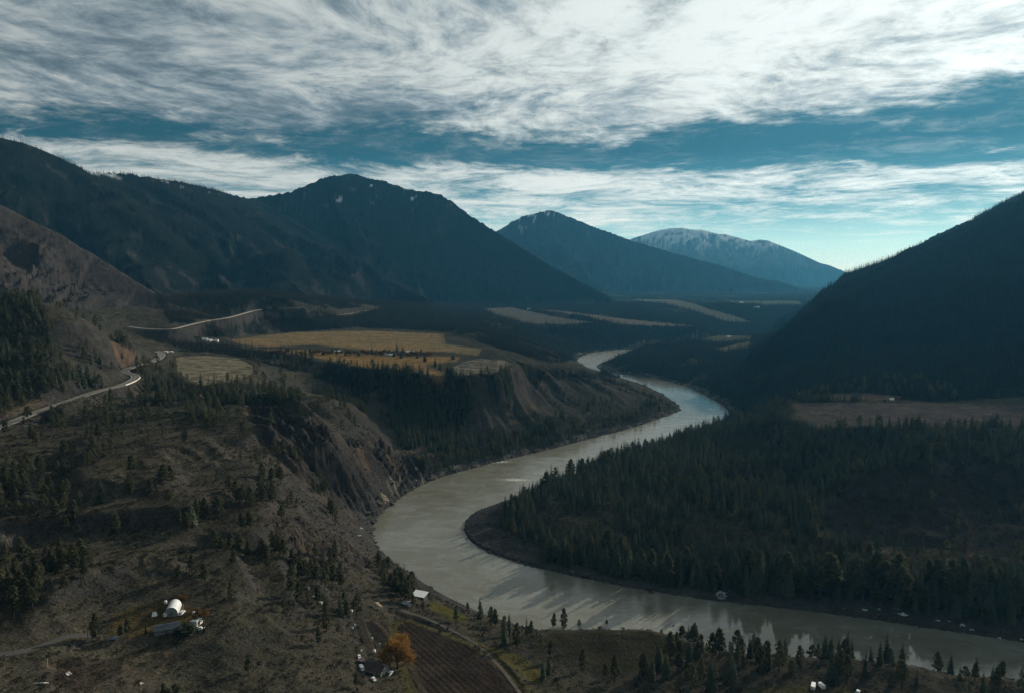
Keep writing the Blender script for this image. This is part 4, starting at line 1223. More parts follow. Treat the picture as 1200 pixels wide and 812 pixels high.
def candidates(r0, r1, s, amax=40.5):
    """jittered lattice over a sector of ground"""
    X, Y = [], []
    xs = np.arange(-r1 * math.sin(R_(amax)), r1 * math.sin(R_(amax)), s); ys = np.arange(r0 * math.cos(R_(amax)), r1, s)
    gx, gy = np.meshgrid(xs, ys); gx = gx.ravel(); gy = gy.ravel()
    rr = np.hypot(gx, gy); m = (rr >= r0) & (rr < r1) & (np.abs(np.arctan2(gx, gy)) < R_(amax))
    gx, gy = gx[m], gy[m]
    return gx + rng.uniform(-.48, .48, len(gx)) * s, gy + rng.uniform(-.48, .48, len(gy)) * s


def visible(x, y, z, extra):
    """can the top (plus some slack) be seen over the ground in front of it"""
    ok = np.ones(len(x), bool)
    for t in np.concatenate([np.linspace(.25, .8, 16), np.linspace(.82, .985, 14)]):
        g = ground(x * t, y * t); ok &= g < CAM_H + (z + extra - CAM_H) * t
    return ok


TX, TY, TK, TH = [], [], [], []
for r0, r1, s in ((250, 1300, 5.4), (1300, 2500, 8.2), (2500, 4900, 12.5)):
    x, y = candidates(r0, r1, s)
    f = sample(FOREST, x, y); keep = rng.random(len(x)) < f
    x, y, f = x[keep], y[keep], f[keep]
    z = ground(x, y); v = visible(x, y, z, 26); x, y, z, f = x[v], y[v], z[v], f[v]
    TX.append(x); TY.append(y)
TX = np.concatenate(TX); TY = np.concatenate(TY); TZ = ground(TX, TY); TF = sample(FOREST, TX, TY); TR = np.hypot(TX, TY)
tpx, tpy = project(TX, TY, TZ)
tn = fbm(TX / 120, TY / 120, 3, 301); u = rng.random(len(TX))
right_side = tpx - 600 > (tpy - 560) * -.2
left_dry = (tpx < 470) & (TR < 1500) & (TF < .45)
is_pine = np.where(left_dry | ((tpx < 470) & (TR < 850)), u < .97, np.where((TR < 620) & (tpy > 690), u < .62, np.where(TF < .5, u < .5, u < .12))) & (TR < 1500)
Ht = np.where(is_pine, rng.uniform(8.5, 19, len(TX)), rng.uniform(12, 25, len(TX))) * (1 + .25 * tn)
spur = (TR < 1150) & (tpx > 560) & (tpy < 720)
Ht = np.where(spur & (TF > .5), np.clip(rng.normal(20, 6.5, len(TX)), 7, 34), Ht)
Ht = np.where(spur & (TF < .3), rng.uniform(5, 15, len(TX)), Ht)
Ht = np.where(spur & (tpx > 850) & (sample(GD, TX, TY) < 60), Ht * 1.25, Ht)
Ht = np.where((TR < 640) & (tpx < 470) & is_pine, rng.uniform(9.5, 18, len(TX)), Ht)
Ht = np.where(TR > 2500, rng.uniform(15, 27, len(TX)), Ht)
print('trees', len(TX), 'pines', int(is_pine.sum()))
Wd = Ht * rng.uniform(.85, 1.25, len(TX))
RZ = rng.uniform(0, 6.28, len(TX))
pxh = F * Ht / np.maximum(TY, 1)
inframe = (tpx > 4) & (tpx < 1196) & (tpy - pxh < 806) & (tpy > 150)
cansee = visible(TX, TY, TZ + Ht * .7, 0) & inframe
score = np.where(cansee, pxh, 0) * np.where(TF > .7, .8, 1.0)
single = np.zeros(len(TX), bool)
for kind in (True, False):
    ids = np.nonzero((is_pine == kind))[0]; ids = ids[np.argsort(-score[ids])][:285]
    single[ids[score[ids] > 0]] = True


def batch(name, m, protos, label):
    if not m.any(): return
    i = np.nonzero(m)[0]
    P = np.stack([TX[i], TY[i], TZ[i] - .15], 1); S = np.stack([Wd[i], Wd[i], Ht[i]], 1)
    o = scatter(name, P, S, RZ[i], rng.integers(0, len(protos), len(i)), protos)
    tag(o, label, 'forest', None, 'stuff')


batch('pine_woods', ~single & is_pine, PINE_MID, 'thin open pine woods on the dry slopes')
batch('fir_forest', ~single & ~is_pine & (TR < 1300), FIR_MID, 'dense dark fir forest on the river banks')
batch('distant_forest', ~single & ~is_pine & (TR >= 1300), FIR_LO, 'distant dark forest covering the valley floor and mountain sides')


def sagebrush():
    x, y = candidates(300, 1050, 3.3, 39)
    f = sample(FOREST, x, y); d = sample(GD, x, y); px, py = project(x, y, ground(x, y))
    fidx = sample((FIELD_ID >= 0).astype(float), x, y); nn = fbm(x / 35, y / 35, 4, 330)
    road = np.zeros(len(x), bool)
    for P, half, fade in ROADS:
        dd, _, _ = poly_dist(x, y, P, False); road |= dd < half + 2
    p = (.20 + .55 * sstep(-.1, .35, nn)) * (d > 14) * (fidx < .05) * ~road * np.where(px > 560, .6, 1)
    k = rng.random(len(x)) < p
    x, y = x[k], y[k]; z = ground(x, y); v = visible(x, y, z, 2); x, y, z = x[v], y[v], z[v]
    s = rng.uniform(.8, 2.5, len(x)) * np.where(rng.random(len(x)) < .06, 1.8, 1)
    print('sage', len(x))
    o = scatter('sagebrush', np.stack([x, y, z - .05], 1), np.stack([s, s, s * rng.uniform(.6, .95, len(x))], 1), rng.uniform(0, 6.28, len(x)), rng.integers(0, 3, len(x)), SAGE)
    tag(o, 'low grey sagebrush dotted over the dry slopes', 'sagebrush', None, 'stuff')


sagebrush()

FIR_T = [(c.mesh('fir_crown', [FIR_M]), t.mesh('fir_trunk', [BARK], True)) for c, t in fir_hi]
PINE_T = [(c.mesh('pine_crown', [PINE_M]), t.mesh('pine_trunk', [BARK], True)) for c, t in pine_hi]


def tree_at(name, meshes, x, y, h, w, rz, label, cat, group=None, z=None):
    e = bpy.data.objects.new(name, None); COL.objects.link(e); e.empty_display_size = .5
    e.location = (x, y, (ground(x, y) if z is None else z) - .15); e.rotation_euler = (0, 0, rz); e.scale = (w, w, h)
    tag(e, label, cat, group)
    for nm, me in (('crown', meshes[0]), ('trunk', meshes[1])):
        add_obj(nm, me, e)
    return e


def tree_zone(px, py, pine, h):
    """words that single out the stand a tree belongs to"""
    k = 'pine' if pine else 'fir'
    if px > 560 and py < 724 and not (px < 640 and py > 700):
        if px < 660: return f'dark {k} at the tip of the wooded right bank spur', f'{k}s at the spur tip'
        if py < 560: return f'{k} on the upper back of the wooded right bank', f'{k}s on the upper right bank'
        if px < 800: return f'{k} in the wood over the shaded right shore', f'{k}s over the right shore'
        if px < 980: return f'{k} in the middle of the dark right bank wood', f'{k}s in the middle right bank'
        return f'{k} in the dark bowl at the right edge', f'{k}s in the right bowl'
    if px > 700: return f'{k} on the near bluff in front of the lower river at right', f'{k}s on the near bluff at right'
    if px > 530: return f'{k} on the near bank between ploughed field and river', f'{k}s beside the ploughed field'
    if px > 425 and py > 640: return f'{k} near the white roofed shed by the river', f'{k}s near the shed'
    if py > 690 and px < 160: return f'{k} around the gravel drive at lower left', f'{k}s by the gravel drive'
    if py > 690: return f'{k} on the open slope beside the arched greenhouse', f'{k}s beside the greenhouse'
    if py > 590 and px < 160: return f'{k} in the open wood at the left edge', f'{k}s at the left edge'
    if py > 590: return f'{k} on the slope behind the arched greenhouse', f'{k}s behind the greenhouse'
    if py > 500: return f'{k} on the brown slope between the highway and the rock bluffs', f'{k}s above the rock bluffs'
    return f'{k} scattered along the highway hillside', f'{k}s along the highway'


for i in np.nonzero(single)[0]:
    pine = bool(is_pine[i]); lib = PINE_T if pine else FIR_T
    lb, gp = tree_zone(tpx[i], tpy[i], pine, Ht[i])
    tree_at('pine_tree' if pine else 'fir_tree', lib[int(rng.integers(0, len(lib)))], float(TX[i]), float(TY[i]), float(Ht[i]), float(Wd[i]), float(RZ[i]), lb, k_ := ('pine tree' if pine else 'fir tree'), gp, float(TZ[i]))
# ------------------------------------------------------------------ built things
def spot(px, py):
    """the place on the finished ground that is seen at a pixel of the photograph"""
    a, s = ray(px, py); Y = np.exp(np.linspace(math.log(250), math.log(9000), 6000))
    below = CAM_H + s * Y < ground(a * Y, Y)
    i = int(np.argmax(below)) if below.any() else len(Y) - 1
    x, y = a * Y[i], Y[i]
    return float(x), float(y), ground(float(x), float(y))


def empty(name, loc, rz, label, cat, group=None, scale=1.0):
    e = bpy.data.objects.new(name, None); COL.objects.link(e); e.empty_display_size = .5
    e.location = loc; e.rotation_euler = (0, 0, rz); e.scale = (scale, scale, scale)
    return tag(e, label, cat, group)


def part(mb, name, mat, parent, smooth=False):
    return add_obj(name, mb.mesh(name, mat if isinstance(mat, list) else [mat], smooth), parent)


WHITE = plain('white_paint', (0.78, 0.78, 0.76), .5, var=.10, scale=.8)
WHITEM = plain('white_metal_roof', (0.80, 0.81, 0.80), .35, var=.10, scale=.6)
POLY = plain('greenhouse_film', (0.72, 0.74, 0.73), .45, var=.12, scale=.7)
BLUEROOF = plain('blue_grey_metal_roof', (0.060, 0.074, 0.092), .75, var=.2, scale=.6, spec=.08)
DARKROOF = plain('dark_shingle_roof', (0.048, 0.036, 0.028), .9, var=.35, scale=1.2)
GREYWALL = plain('grey_clapboard', (0.17, 0.18, 0.185), .8, var=.18, scale=1)
DARKWALL = plain('dark_stained_wall', (0.050, 0.047, 0.044), .85, var=.25, scale=1)
TANWALL = plain('tan_wall', (0.26, 0.21, 0.15), .85, var=.2, scale=1)
GLASS = plain('window_glass', (0.02, 0.025, 0.03), .08, var=.1)
TYRE = plain('tyre_rubber', (0.02, 0.02, 0.02), .9)
STEEL = plain('galvanised_steel', (0.42, 0.43, 0.43), .45, .6, var=.15)
TIMBER = plain('weathered_timber', (0.13, 0.105, 0.08), .9, var=.3, scale=2)
CONC = plain('pale_concrete', (0.62, 0.60, 0.55), .85, var=.15, scale=.6)
ROCKT = plain('tan_rock', (0.30, 0.245, 0.17), .95, var=.35, scale=.35, bump=.6)
ROCKG = plain('grey_rock', (0.075, 0.072, 0.068), .95, var=.4, scale=.6, bump=.6)
SNOWM = plain('old_snow', (0.55, 0.63, 0.70), .8, var=.2, scale=.8)
DARKCAR = plain('dark_car_paint', (0.015, 0.018, 0.022), .25, var=.1)
BLUET = plain('blue_tarp', (0.075, 0.105, 0.145), .6, var=.2)
YELLOW = plain('yellow_post_paint', (0.42, 0.33, 0.10), .7)


def gable_roof(w, d, h, rise, over, th=.18):
    """two sloping slabs and closing triangles over a w x d box, ridge along x"""
    m = MB(); W = w / 2 + over; D = d / 2 + over; k = rise / (d / 2); lo = h - over * k
    for s in (-1, 1):
        a = [(-W, 0, h + rise), (W, 0, h + rise), (W, s * D, lo), (-W, s * D, lo)]
        b = [(x, y, z + th) for x, y, z in a]
        m.add(a + b, [(0, 1, 2, 3), (4, 7, 6, 5), (0, 4, 5, 1), (1, 5, 6, 2), (2, 6, 7, 3), (3, 7, 4, 0)])
        for i in range(int(w / 1.2)):                     # standing ribs of the roofing
            x = -W + .6 + i * 1.2
            r0 = (x, s * .05, h + rise + th - .05 * k); r1 = (x, s * D, lo + th)
            m.tube([r0, r1], [.035, .035], 4, 0, False)
    return m


def window(parent, x, y, z, w, h, face):
    """a framed window on a wall; face is 'front', 'back', 'left' or 'right'"""
    f = MB(); p = MB(); t = .12
    along = face in ('front', 'back'); o = {'front': (0, -1), 'back': (0, 1), 'left': (-1, 0), 'right': (1, 0)}[face]
    def bar(cx, cz, bw, bh):
        f.box((x + (cx if along else 0) + o[0] * .04, y + (0 if along else cx) + o[1] * .04, z + cz), (bw, .10, bh) if along else (.10, bw, bh))
    bar(0, h / 2 + t / 2, w + 2 * t, t); bar(0, -h / 2 - t / 2, w + 2 * t, t); bar(-w / 2 - t / 2, 0, t, h); bar(w / 2 + t / 2, 0, t, h); bar(0, 0, .06, h)
    p.box((x + o[0] * .015, y + o[1] * .015, z), (w, .05, h) if along else (.05, w, h))
    fr = part(f, 'window', WHITE, parent); part(p, 'pane', GLASS, fr)


def house(px, py, w, d, h, rise, rz, wall, roof, label, cat='house', windows=3, chimney=True, door=True, porch=False, group=None, name='house', over=.5, fine=True):
    x, y, z = spot(px, py)
    e = empty(name, (x, y, z), rz, label, cat, group)
    b = MB(); b.box((0, 0, (h - 1.6) / 2), (w, d, h + 1.6))
    for s in (-1, 1):
        X = s * w / 2
        b.add([(X, -d / 2, h), (X, d / 2, h), (X, 0, h + rise), (X - s * .2, -d / 2, h), (X - s * .2, d / 2, h), (X - s * .2, 0, h + rise)], [(0, 1, 2), (3, 5, 4), (0, 2, 5, 3), (1, 4, 5, 2)])
    part(b, 'wall', wall, e)
    rf = part(gable_roof(w, d, h, rise, over), 'roof', roof, e)
    if chimney:
        c = MB(); c.box((w * .22, d * .12, h + rise + .25), (.7, .7, 1.9)); c.box((w * .22, d * .12, h + rise + 1.25), (.85, .85, .12)); part(c, 'chimney', ROCKG, rf)
    if fine:
        for i in range(windows):
            X = -w / 2 + w * (i + .7) / (windows + .4)
            if door and i == windows // 2: continue
            window(e, X, -d / 2, h * .58, min(1.5, w / windows * .5), 1.1, 'front'); window(e, X, d / 2, h * .58, 1.2, 1.1, 'back')
        window(e, -w / 2, 0, h * .58, 1.2, 1.1, 'left'); window(e, w / 2, 0, h * .58, 1.2, 1.1, 'right')
    if door:
        X = -w / 2 + w * (windows // 2 + .7) / (windows + .4)
        dm = MB(); dm.box((X, -d / 2 - .03, 1.02), (.95, .09, 2.05)); do = part(dm, 'door', TIMBER, e)
        hm = MB(); hm.box((X + .36, -d / 2 - .11, 1.0), (.12, .06, .05)); part(hm, 'handle', STEEL, do)
    if porch:
        pm = MB(); pm.box((0, -d / 2 - 1.4, h - .25), (w * .6, 2.7, .14)); part(pm, 'porch_roof', roof, e)
        for X in (-w * .28, w * .28):
            q = MB(); q.box((X, -d / 2 - 2.6, h / 2 - .6), (.16, .16, h + .55)); part(q, 'porch_post', WHITE, e)
    return e


def shed(px, py, w, d, h, slope, rz, wall, roof, label, cat='shed', name='shed', door=True, group=None):
    """single pitch shed with an overhanging sheet roof and an open bay"""
    x, y, z = spot(px, py); e = empty(name, (x, y, z), rz, label, cat, group)
    b = MB(); t = .2; lo, hi = h, h + slope
    V = [(-w / 2, -d / 2, -1.5), (w / 2, -d / 2, -1.5), (w / 2, d / 2, -1.5), (-w / 2, d / 2, -1.5), (-w / 2, -d / 2, hi), (w / 2, -d / 2, hi), (w / 2, d / 2, lo), (-w / 2, d / 2, lo)]
    b.add(V, [(3, 2, 1, 0), (4, 5, 6, 7), (0, 1, 5, 4), (1, 2, 6, 5), (2, 3, 7, 6), (3, 0, 4, 7)])
    part(b, 'wall', wall, e)
    r = MB(); W = w / 2 + .6; D = d / 2 + .6; k = slope / d
    A = [(-W, -D, hi + .05 + .6 * k), (W, -D, hi + .05 + .6 * k), (W, D, lo + .05 - .6 * k), (-W, D, lo + .05 - .6 * k)]
    B = [(p[0], p[1], p[2] + t) for p in A]
    r.add(A + B, [(3, 2, 1, 0), (4, 5, 6, 7), (0, 1, 5, 4), (1, 2, 6, 5), (2, 3, 7, 6), (3, 0, 4, 7)])
    for i in range(int(w / 1.5)):
        X = -W + .75 + i * 1.5; r.tube([(X, -D, hi + t + .05 + .6 * k), (X, D, lo + t + .05 - .6 * k)], [.04, .04], 4, 0, False)
    part(r, 'roof', roof, e)
    if door:
        m = MB(); m.box((-w * .18, -d / 2 - .03, 1.25), (w * .42, .08, 2.5)); do = part(m, 'door', plain('dark_opening_door', (0.03, 0.03, 0.032), .7), e)
        m = MB(); m.box((-w * .18 + w * .17, -d / 2 - .10, 1.2), (.08, .06, .35)); part(m, 'handle', STEEL, do)
        window(e, w * .28, -d / 2, h * .55, 1.2, .9, 'front')
    return e


def greenhouse(px, py, w, L, rz):
    x, y, z = spot(px, py)
    e = empty('greenhouse', (x, y, z), rz, 'white film covered greenhouse with a round arched roof in the rusty yard', 'greenhouse')
    n = 14; R = w / 2; up = .55
    def arch(y0, rr): return [(-rr * math.cos(math.pi * i / n), y0, up * R * .5 + rr * 1.12 * math.sin(math.pi * i / n)) for i in range(n + 1)]
    c = MB(); ring = []
    nb = 8
    for j in range(nb + 1):
        rr = R + (0.03 if j % 1 == 0 else 0); p = arch(-L / 2 + L * j / nb, rr); p = [(-rr, p[0][1], -.8)] + p + [(rr, p[0][1], -.8)]; ring.append(p)
    V = [q for p in ring for q in p]; m = n + 3; Fs = []
    for j in range(nb):
        for i in range(m - 1): Fs.append((j * m + i, (j + 1) * m + i, (j + 1) * m + i + 1, j * m + i + 1))
    c.add(V, Fs); part(c, 'cover', POLY, e, True)
    for j in range(nb + 1):
        h = MB(); p = arch(-L / 2 + L * j / nb, R + .06); h.tube([(-R - .06, p[0][1], -.8)] + p + [(R + .06, p[0][1], -.8)], [.05] * (n + 3), 5, 0, False); part(h, 'hoop', STEEL, e)
    for s in (-1, 1):
        w_ = MB(); p = arch(s * (L / 2 - .02), R - .01); q = [(-R, p[0][1], -.8)] + p + [(R, p[0][1], -.8)]; w_.add(q, [tuple(range(len(q)))[::s]]); part(w_, 'end_wall', plain('dull_end_panel', (0.22, 0.24, 0.25), .6, var=.2), e)
    d = MB(); d.box((0, -L / 2 - .06, 1.1), (2.0, .08, 2.2)); do = part(d, 'door', plain('grey_door', (0.12, 0.13, 0.14), .6), e)
    h = MB(); h.box((.8, -L / 2 - .13, 1.1), (.08, .06, .3)); part(h, 'handle', STEEL, do)
    return e


def vehicle(px, py, rz, label, kind='pickup', paint=None, group=None, s=1.0, at=None):
    x, y, z = at or spot(px, py); nm = {'pickup': 'pickup_truck', 'van': 'van', 'car': 'car', 'trailer': 'trailer', 'truck': 'box_truck'}[kind]
    e = empty(nm, (x, y, z + .02), rz, label, nm.replace('_', ' '), group, s); paint = paint or WHITE
    L, W = {'pickup': (5.4, 1.95), 'van': (5.2, 2.0), 'car': (4.5, 1.8), 'trailer': (6.0, 2.3), 'truck': (7.5, 2.4)}[kind]
    b = MB()
    if kind in ('pickup', 'car'):
        b.box((0, 0, .72), (L, W, .62), taper=.97)
        cx, cl = (.35, 1.9) if kind == 'pickup' else (-.15, 2.5)
        c = MB(); c.box((cx, 0, 1.38), (cl, W * .9, .72), taper=.84)
        part(b, 'body', paint, e); cab = part(c, 'cab', paint, e)
        g = MB()
        g.box((cx, 0, 1.40), (cl * .96, W * .925, .42), taper=.90); part(g, 'window', GLASS, cab)
        if kind == 'pickup':
            q = MB(); q.box((-1.75, 0, 1.05), (1.7, W * .8, .06)); part(q, 'cargo_bed', TYRE, e)
    elif kind == 'van':
        b.box((-.35, 0, 1.25), (4.4, W, 1.7), taper=.95); b.box((2.15, 0, .95), (1.0, W, 1.1), taper=.9); bo = part(b, 'body', paint, e)
        g = MB(); g.box((1.72, 0, 1.55), (.75, W * .965, .5), taper=.86); part(g, 'window', GLASS, bo)
    else:
        b.box((-.6 if kind == 'truck' else 0, 0, 1.75), (L * .74, W, 2.2), taper=.985); part(b, 'box_body', paint, e)
        if kind == 'truck':
            c = MB(); c.box((L * .36, 0, 1.35), (1.9, W * .92, 1.7), taper=.88); cab = part(c, 'cab', paint, e)
            g = MB(); g.box((L * .385, 0, 1.65), (1.75, W * .94, .6), taper=.88); part(g, 'window', GLASS, cab)
        f = MB(); f.box((0, 0, .55), (L * .96, W * .5, .18)); part(f, 'chassis', TYRE, e)
    for sx in (-1, 1):
        for sy in (-1, 1):
            t = MB(); X = sx * L * .31; Y = sy * (W / 2 - .08); t.tube([(X, Y - .13, .36), (X, Y + .13, .36)], [.36, .36], 14)
            tyre = part(t, 'wheel', TYRE, e); k = MB(); k.tube([(X, Y - .135 if sy < 0 else Y + .05, .36), (X, Y - .05 if sy < 0 else Y + .135, .36)], [.2, .2], 10); part(k, 'rim', STEEL, tyre)
    if kind != 'trailer':
        for sy in (-1, 1):
            l = MB(); l.box((L / 2 + .01, sy * W * .36, .8), (.06, .32, .16)); part(l, 'headlight', STEEL, e)
    return e


def rock_mesh(seed, n=2, rough=.35):
    bm = bmesh.new(); bmesh.ops.create_icosphere(bm, subdivisions=n, radius=1.0); r = random.Random(seed); o = [r.uniform(-50, 50) for _ in range(3)]
    for v in bm.verts:
        c = v.co; k = 1 + rough * float(noise(np.array([c.x * 1.3 + o[0] + c.z]), np.array([c.y * 1.3 + o[1] - c.z]), seed)[0]) + rough * .5 * float(noise(np.array([c.x * 3 + o[2]]), np.array([c.y * 3 + c.z * 3]), seed + 3)[0])
        v.co = c * k; v.co.z *= .72
    me = bpy.data.meshes.new('rock'); bm.to_mesh(me); bm.free()
    return me


def boulder(px, py, sx, sy, sz, rz, mat, label, seed, name='boulder', cat='boulder'):
    x, y, z = spot(px, py); me = rock_mesh(seed, 4, .75); me.name = name; me.materials.append(mat)
    o = add_obj(name, me, None, (x, y, z + sz * .25)); o.rotation_euler = (0, 0, rz); o.scale = (sx, sy, sz)
    return tag(o, label, cat)


def round_crown(seed, n, size, flat=.85, hollow=.35, zc=.60, w=.5, thin=.25):
    """broad crown of fine twigs for a leafless or autumn tree one metre tall"""
    r = random.Random(seed); c = MB(); t = MB(); lobes = []
    t.tube([(0, 0, -.04), (.005, 0, .10), (-.01, .01, .24)], [.040, .032, .026], 8)
    for i in range(13):
        a = i * 2.4; ph = r.uniform(.15, 1.25); R = w * r.uniform(.55, .95)
        e = np.array((math.cos(a) * math.cos(ph) * R, math.sin(a) * math.cos(ph) * R, .24 + math.sin(ph) * R * 1.25 * flat)); m = e * .5 + np.array((0, 0, .10))
        t.tube([(-.01, .01, .2), m, e], [.018, .011, .003], 5, 0, False); lobes.append(e)
    for i in range(n):
        L = lobes[r.randrange(len(lobes))]; d = np.array([r.gauss(0, 1), r.gauss(0, 1), r.gauss(0, 1)]); d /= np.linalg.norm(d)
        p = L + d * r.uniform(.02, .20) * (w / .5); p[2] = max(p[2], .13)
        q = np.array([p[0], p[1], (p[2] - .2) * .9]); q = q / (np.linalg.norm(q) + 1e-6) * .7 + np.array([r.gauss(0, .5), r.gauss(0, .5), r.gauss(.1, .5)]); q /= np.linalg.norm(q)
        s = np.cross(q, [r.gauss(0, 1), r.gauss(0, 1), r.gauss(0, 1)]); s /= np.linalg.norm(s) + 1e-6
        l = size * r.uniform(.6, 1.3); k = l * thin
        c.add([p - s * k * .5, p + q * l * .5 + s * k, p + q * l, p + q * l * .45 - s * k], [(0, 1, 2, 3)])
    return c, t


def crown_tree(name, px, py, h, w, me2, label, cat, group=None, rz=0.0, at=None):
    x, y, z = at or spot(px, py)
    return tree_at(name, me2, x, y, h, w, rz, label, cat, group, z)


def built(c, t, mat, cn='crown', tn='trunk'):
    return c.mesh(cn, [mat]), t.mesh(tn, [BARK], True)


# --- the yard with the arched greenhouse
greenhouse(203, 716, 7.4, 11.5, R_(15))
house(196, 739, 13.5, 7.5, 2.7, 1.5, R_(22), GREYWALL, BLUEROOF, 'low farmhouse with a blue grey metal roof in front of the arched greenhouse', windows=5)
shed(231, 731, 5.0, 4.0, 2.6, .8, R_(75), WHITE, WHITEM, 'small white shed at the right end of the greenhouse yard')
vehicle(195, 721, R_(100), 'white van parked at the left front corner of the arched greenhouse', 'van')
vehicle(213, 719, R_(85), 'white pickup parked at the right front corner of the arched greenhouse', 'pickup')
vehicle(234, 738, R_(20), 'white pickup at the outer right corner of the farmhouse yard', 'pickup')


def tent(px, py, w, label):
    x, y, z = spot(px, py); e = empty('tent', (x, y, z), R_(25), label, 'tent'); h = w * .8
    c = MB(); c.add([(-w / 2, -w / 2, 0), (w / 2, -w / 2, 0), (w / 2, w / 2, 0), (-w / 2, w / 2, 0), (-w * .3, 0, h), (w * .3, 0, h)], [(0, 1, 5, 4), (2, 3, 4, 5), (1, 2, 5), (3, 0, 4)]); part(c, 'canvas', WHITE, e)
    p = MB(); p.tube([(-w * .36, 0, h + .03), (w * .36, 0, h + .03)], [.04, .04], 5); part(p, 'ridge_pole', TIMBER, e)


tent(181, 721, 3.0, 'small white ridge tent on the lawn left of the arched greenhouse')


def tank(px, py, r, h, label, mat=WHITE):
    x, y, z = spot(px, py); e = empty('water_tank', (x, y, z), 0, label, 'tank')
    b = MB(); b.tube([(0, 0, -.6), (0, 0, h), (0, 0, h + r * .3), (0, 0, h + r * .42)], [r, r, r * .6, r * .18], 18); part(b, 'tank_body', mat, e, True)
    l = MB(); l.tube([(0, 0, h + r * .40), (0, 0, h + r * .40 + .12)], [r * .25, r * .25], 12); part(l, 'lid', STEEL, e)
    q = MB(); q.tube([(0, -r - .02, .4), (0, -r - .35, .4)], [.06, .06], 8); part(q, 'tap', STEEL, e)


tank(194, 707, .95, 1.7, 'small white water tank behind the left side of the arched greenhouse')
tank(227, 719, .8, 1.3, 'white barrel tank right of the arched greenhouse under the rusty tree')


def post(px, py, h, r, mat, name, label, cap=True):
    x, y, z = spot(px, py); e = empty(name, (x, y, z), 0, label, name.replace('_', ' '))
    b = MB(); b.tube([(0, 0, -.6), (0, 0, h)], [r, r * .85], 8); part(b, 'shaft', mat, e)
    c = MB(); c.box((0, 0, h + .04), (r * 3.2, r * 3.2, .1)); part(c, 'cap', mat, e)


post(213.5, 716, 5.0, .10, STEEL, 'metal_pole', 'left one of two thin pale poles beside the arched greenhouse')
post(215.5, 717, 5.2, .10, STEEL, 'metal_pole', 'right one of two thin pale poles beside the arched greenhouse')
post(56, 783, 5.0, .14, YELLOW, 'marker_post', 'yellowish upright post on the dark earth at lower left')


def utility_pole(px, py, h, label, rz=0.0):
    x, y, z = spot(px, py); e = empty('utility_pole', (x, y, z), rz, label, 'utility pole')
    b = MB(); b.tube([(0, 0, -.8), (0, 0, h)], [.17, .11], 8); part(b, 'pole', TIMBER, e)
    c = MB(); c.box((0, 0, h - .6), (2.4, .12, .14)); ca = part(c, 'crossarm', TIMBER, e)
    for X in (-1.0, 0, 1.0):
        i = MB(); i.tube([(X, 0, h - .53), (X, 0, h - .33)], [.06, .04], 8); part(i, 'insulator', WHITE, ca)


utility_pole(103, 750, 11, 'bare wooden pole standing beside the pines left of the yard')
utility_pole(13, 502, 11, 'utility pole beside the highway near the left edge', R_(40))
utility_pole(75, 474, 11, 'utility pole beside the highway halfway up the straight', R_(40))
utility_pole(105, 464, 11, 'utility pole beside the highway just below the first bend', R_(40))
t_ = MB(); x_, y_, z_ = spot(133, 748); t_.box((0, 0, .12), (5.5, 3.4, .3)); e_ = empty('tarp_stack', (x_, y_, z_), R_(8), 'blue tarp laid over a low stack at the left end of the yard', 'tarp'); part(t_, 'stack', BLUET, e_)
t2 = MB(); t2.tube([(-2.7, -1.6, .3), (2.7, 1.6, .3)], [.03, .03], 5); part(t2, 'rope', TIMBER, e_)


def pipe(px, py, L, rz, label):
    x, y, z = spot(px, py); e = empty('pipe', (x, y, z), rz, label, 'pipe')
    b = MB(); b.tube([(-L / 2, 0, .35), (0, .2, .32), (L / 2, -.1, .35)], [.30, .30, .30], 12); part(b, 'barrel', WHITE, e, True)
    for s in (-1, 1):
        c = MB(); c.tube([(s * L * .49, 0, .35), (s * L * .51, 0, .35)], [.38, .38], 12); part(c, 'collar', STEEL, e)


pipe(47, 801, 7.5, R_(5), 'long white pipe lying on the dark earth at lower left')
boulder(80, 790, 1.3, .9, .9, .4, plain('pale_rock', (0.55, 0.53, 0.50), .9, var=.2), 'white rock on the dark scraped earth at lower left', 5)
boulder(165, 801, .9, .8, .7, 1.2, plain('pinkish_rock', (0.42, 0.34, 0.30), .9, var=.2), 'small pinkish rock beside the loop track at the bottom', 6)
CYP = [built(*fir_mesh(71, 20, 9, .13, .02, ragged=.15), CYPRESS_M), built(*fir_mesh(72, 20, 9, .15, .02, ragged=.15), CYPRESS_M)]
crown_tree('cypress_tree', 171, 742, 6.5, 6.5, CYP[0], 'slim dark cypress at the left end of the low farmhouse', 'cypress')
crown_tree('cypress_tree', 239, 740, 6.0, 6.0, CYP[1], 'slim dark cypress at the right edge of the yard by the rusty tree', 'cypress')
RUST = [built(*round_crown(81, 1500, .10, .8), RUST_M), built(*round_crown(82, 1300, .11, .9), RUST_M)]
crown_tree('rusty_tree', 236, 727, 8.5, 9.5, RUST[0], 'rusty brown bare tree right of the arched greenhouse', 'tree')
crown_tree('rusty_tree', 213, 704, 5.0, 7.0, RUST[1], 'low rusty brown shrub tree behind the arched greenhouse', 'tree')
BROAD = [built(*round_crown(83, 1900, .12, .95, thin=.4), FIR_M), built(*round_crown(84, 1700, .13, .8, thin=.4), FIR_M)]
crown_tree('shade_tree', 217, 743, 7.5, 9.5, BROAD[0], 'dark bushy shade tree covering the right end of the low farmhouse', 'tree')
crown_tree('shade_tree', 223, 744, 6.0, 8.0, BROAD[1], 'smaller dark bushy tree by the white shed in the yard', 'tree')
crown_tree('pine_tree', 113, 751, 16.5, 15.5, PINE_T[2], 'tall full pine left of the greenhouse yard', 'pine tree')
crown_tree('pine_tree', 150, 747, 12.0, 12.0, PINE_T[0], 'thin pale pine between the tall full pine and the cypress', 'pine tree')
crown_tree('pine_tree', 141, 747, 8.0, 10.0, PINE_T[4], 'short pine just left of the thin pale pine in the yard', 'pine tree')
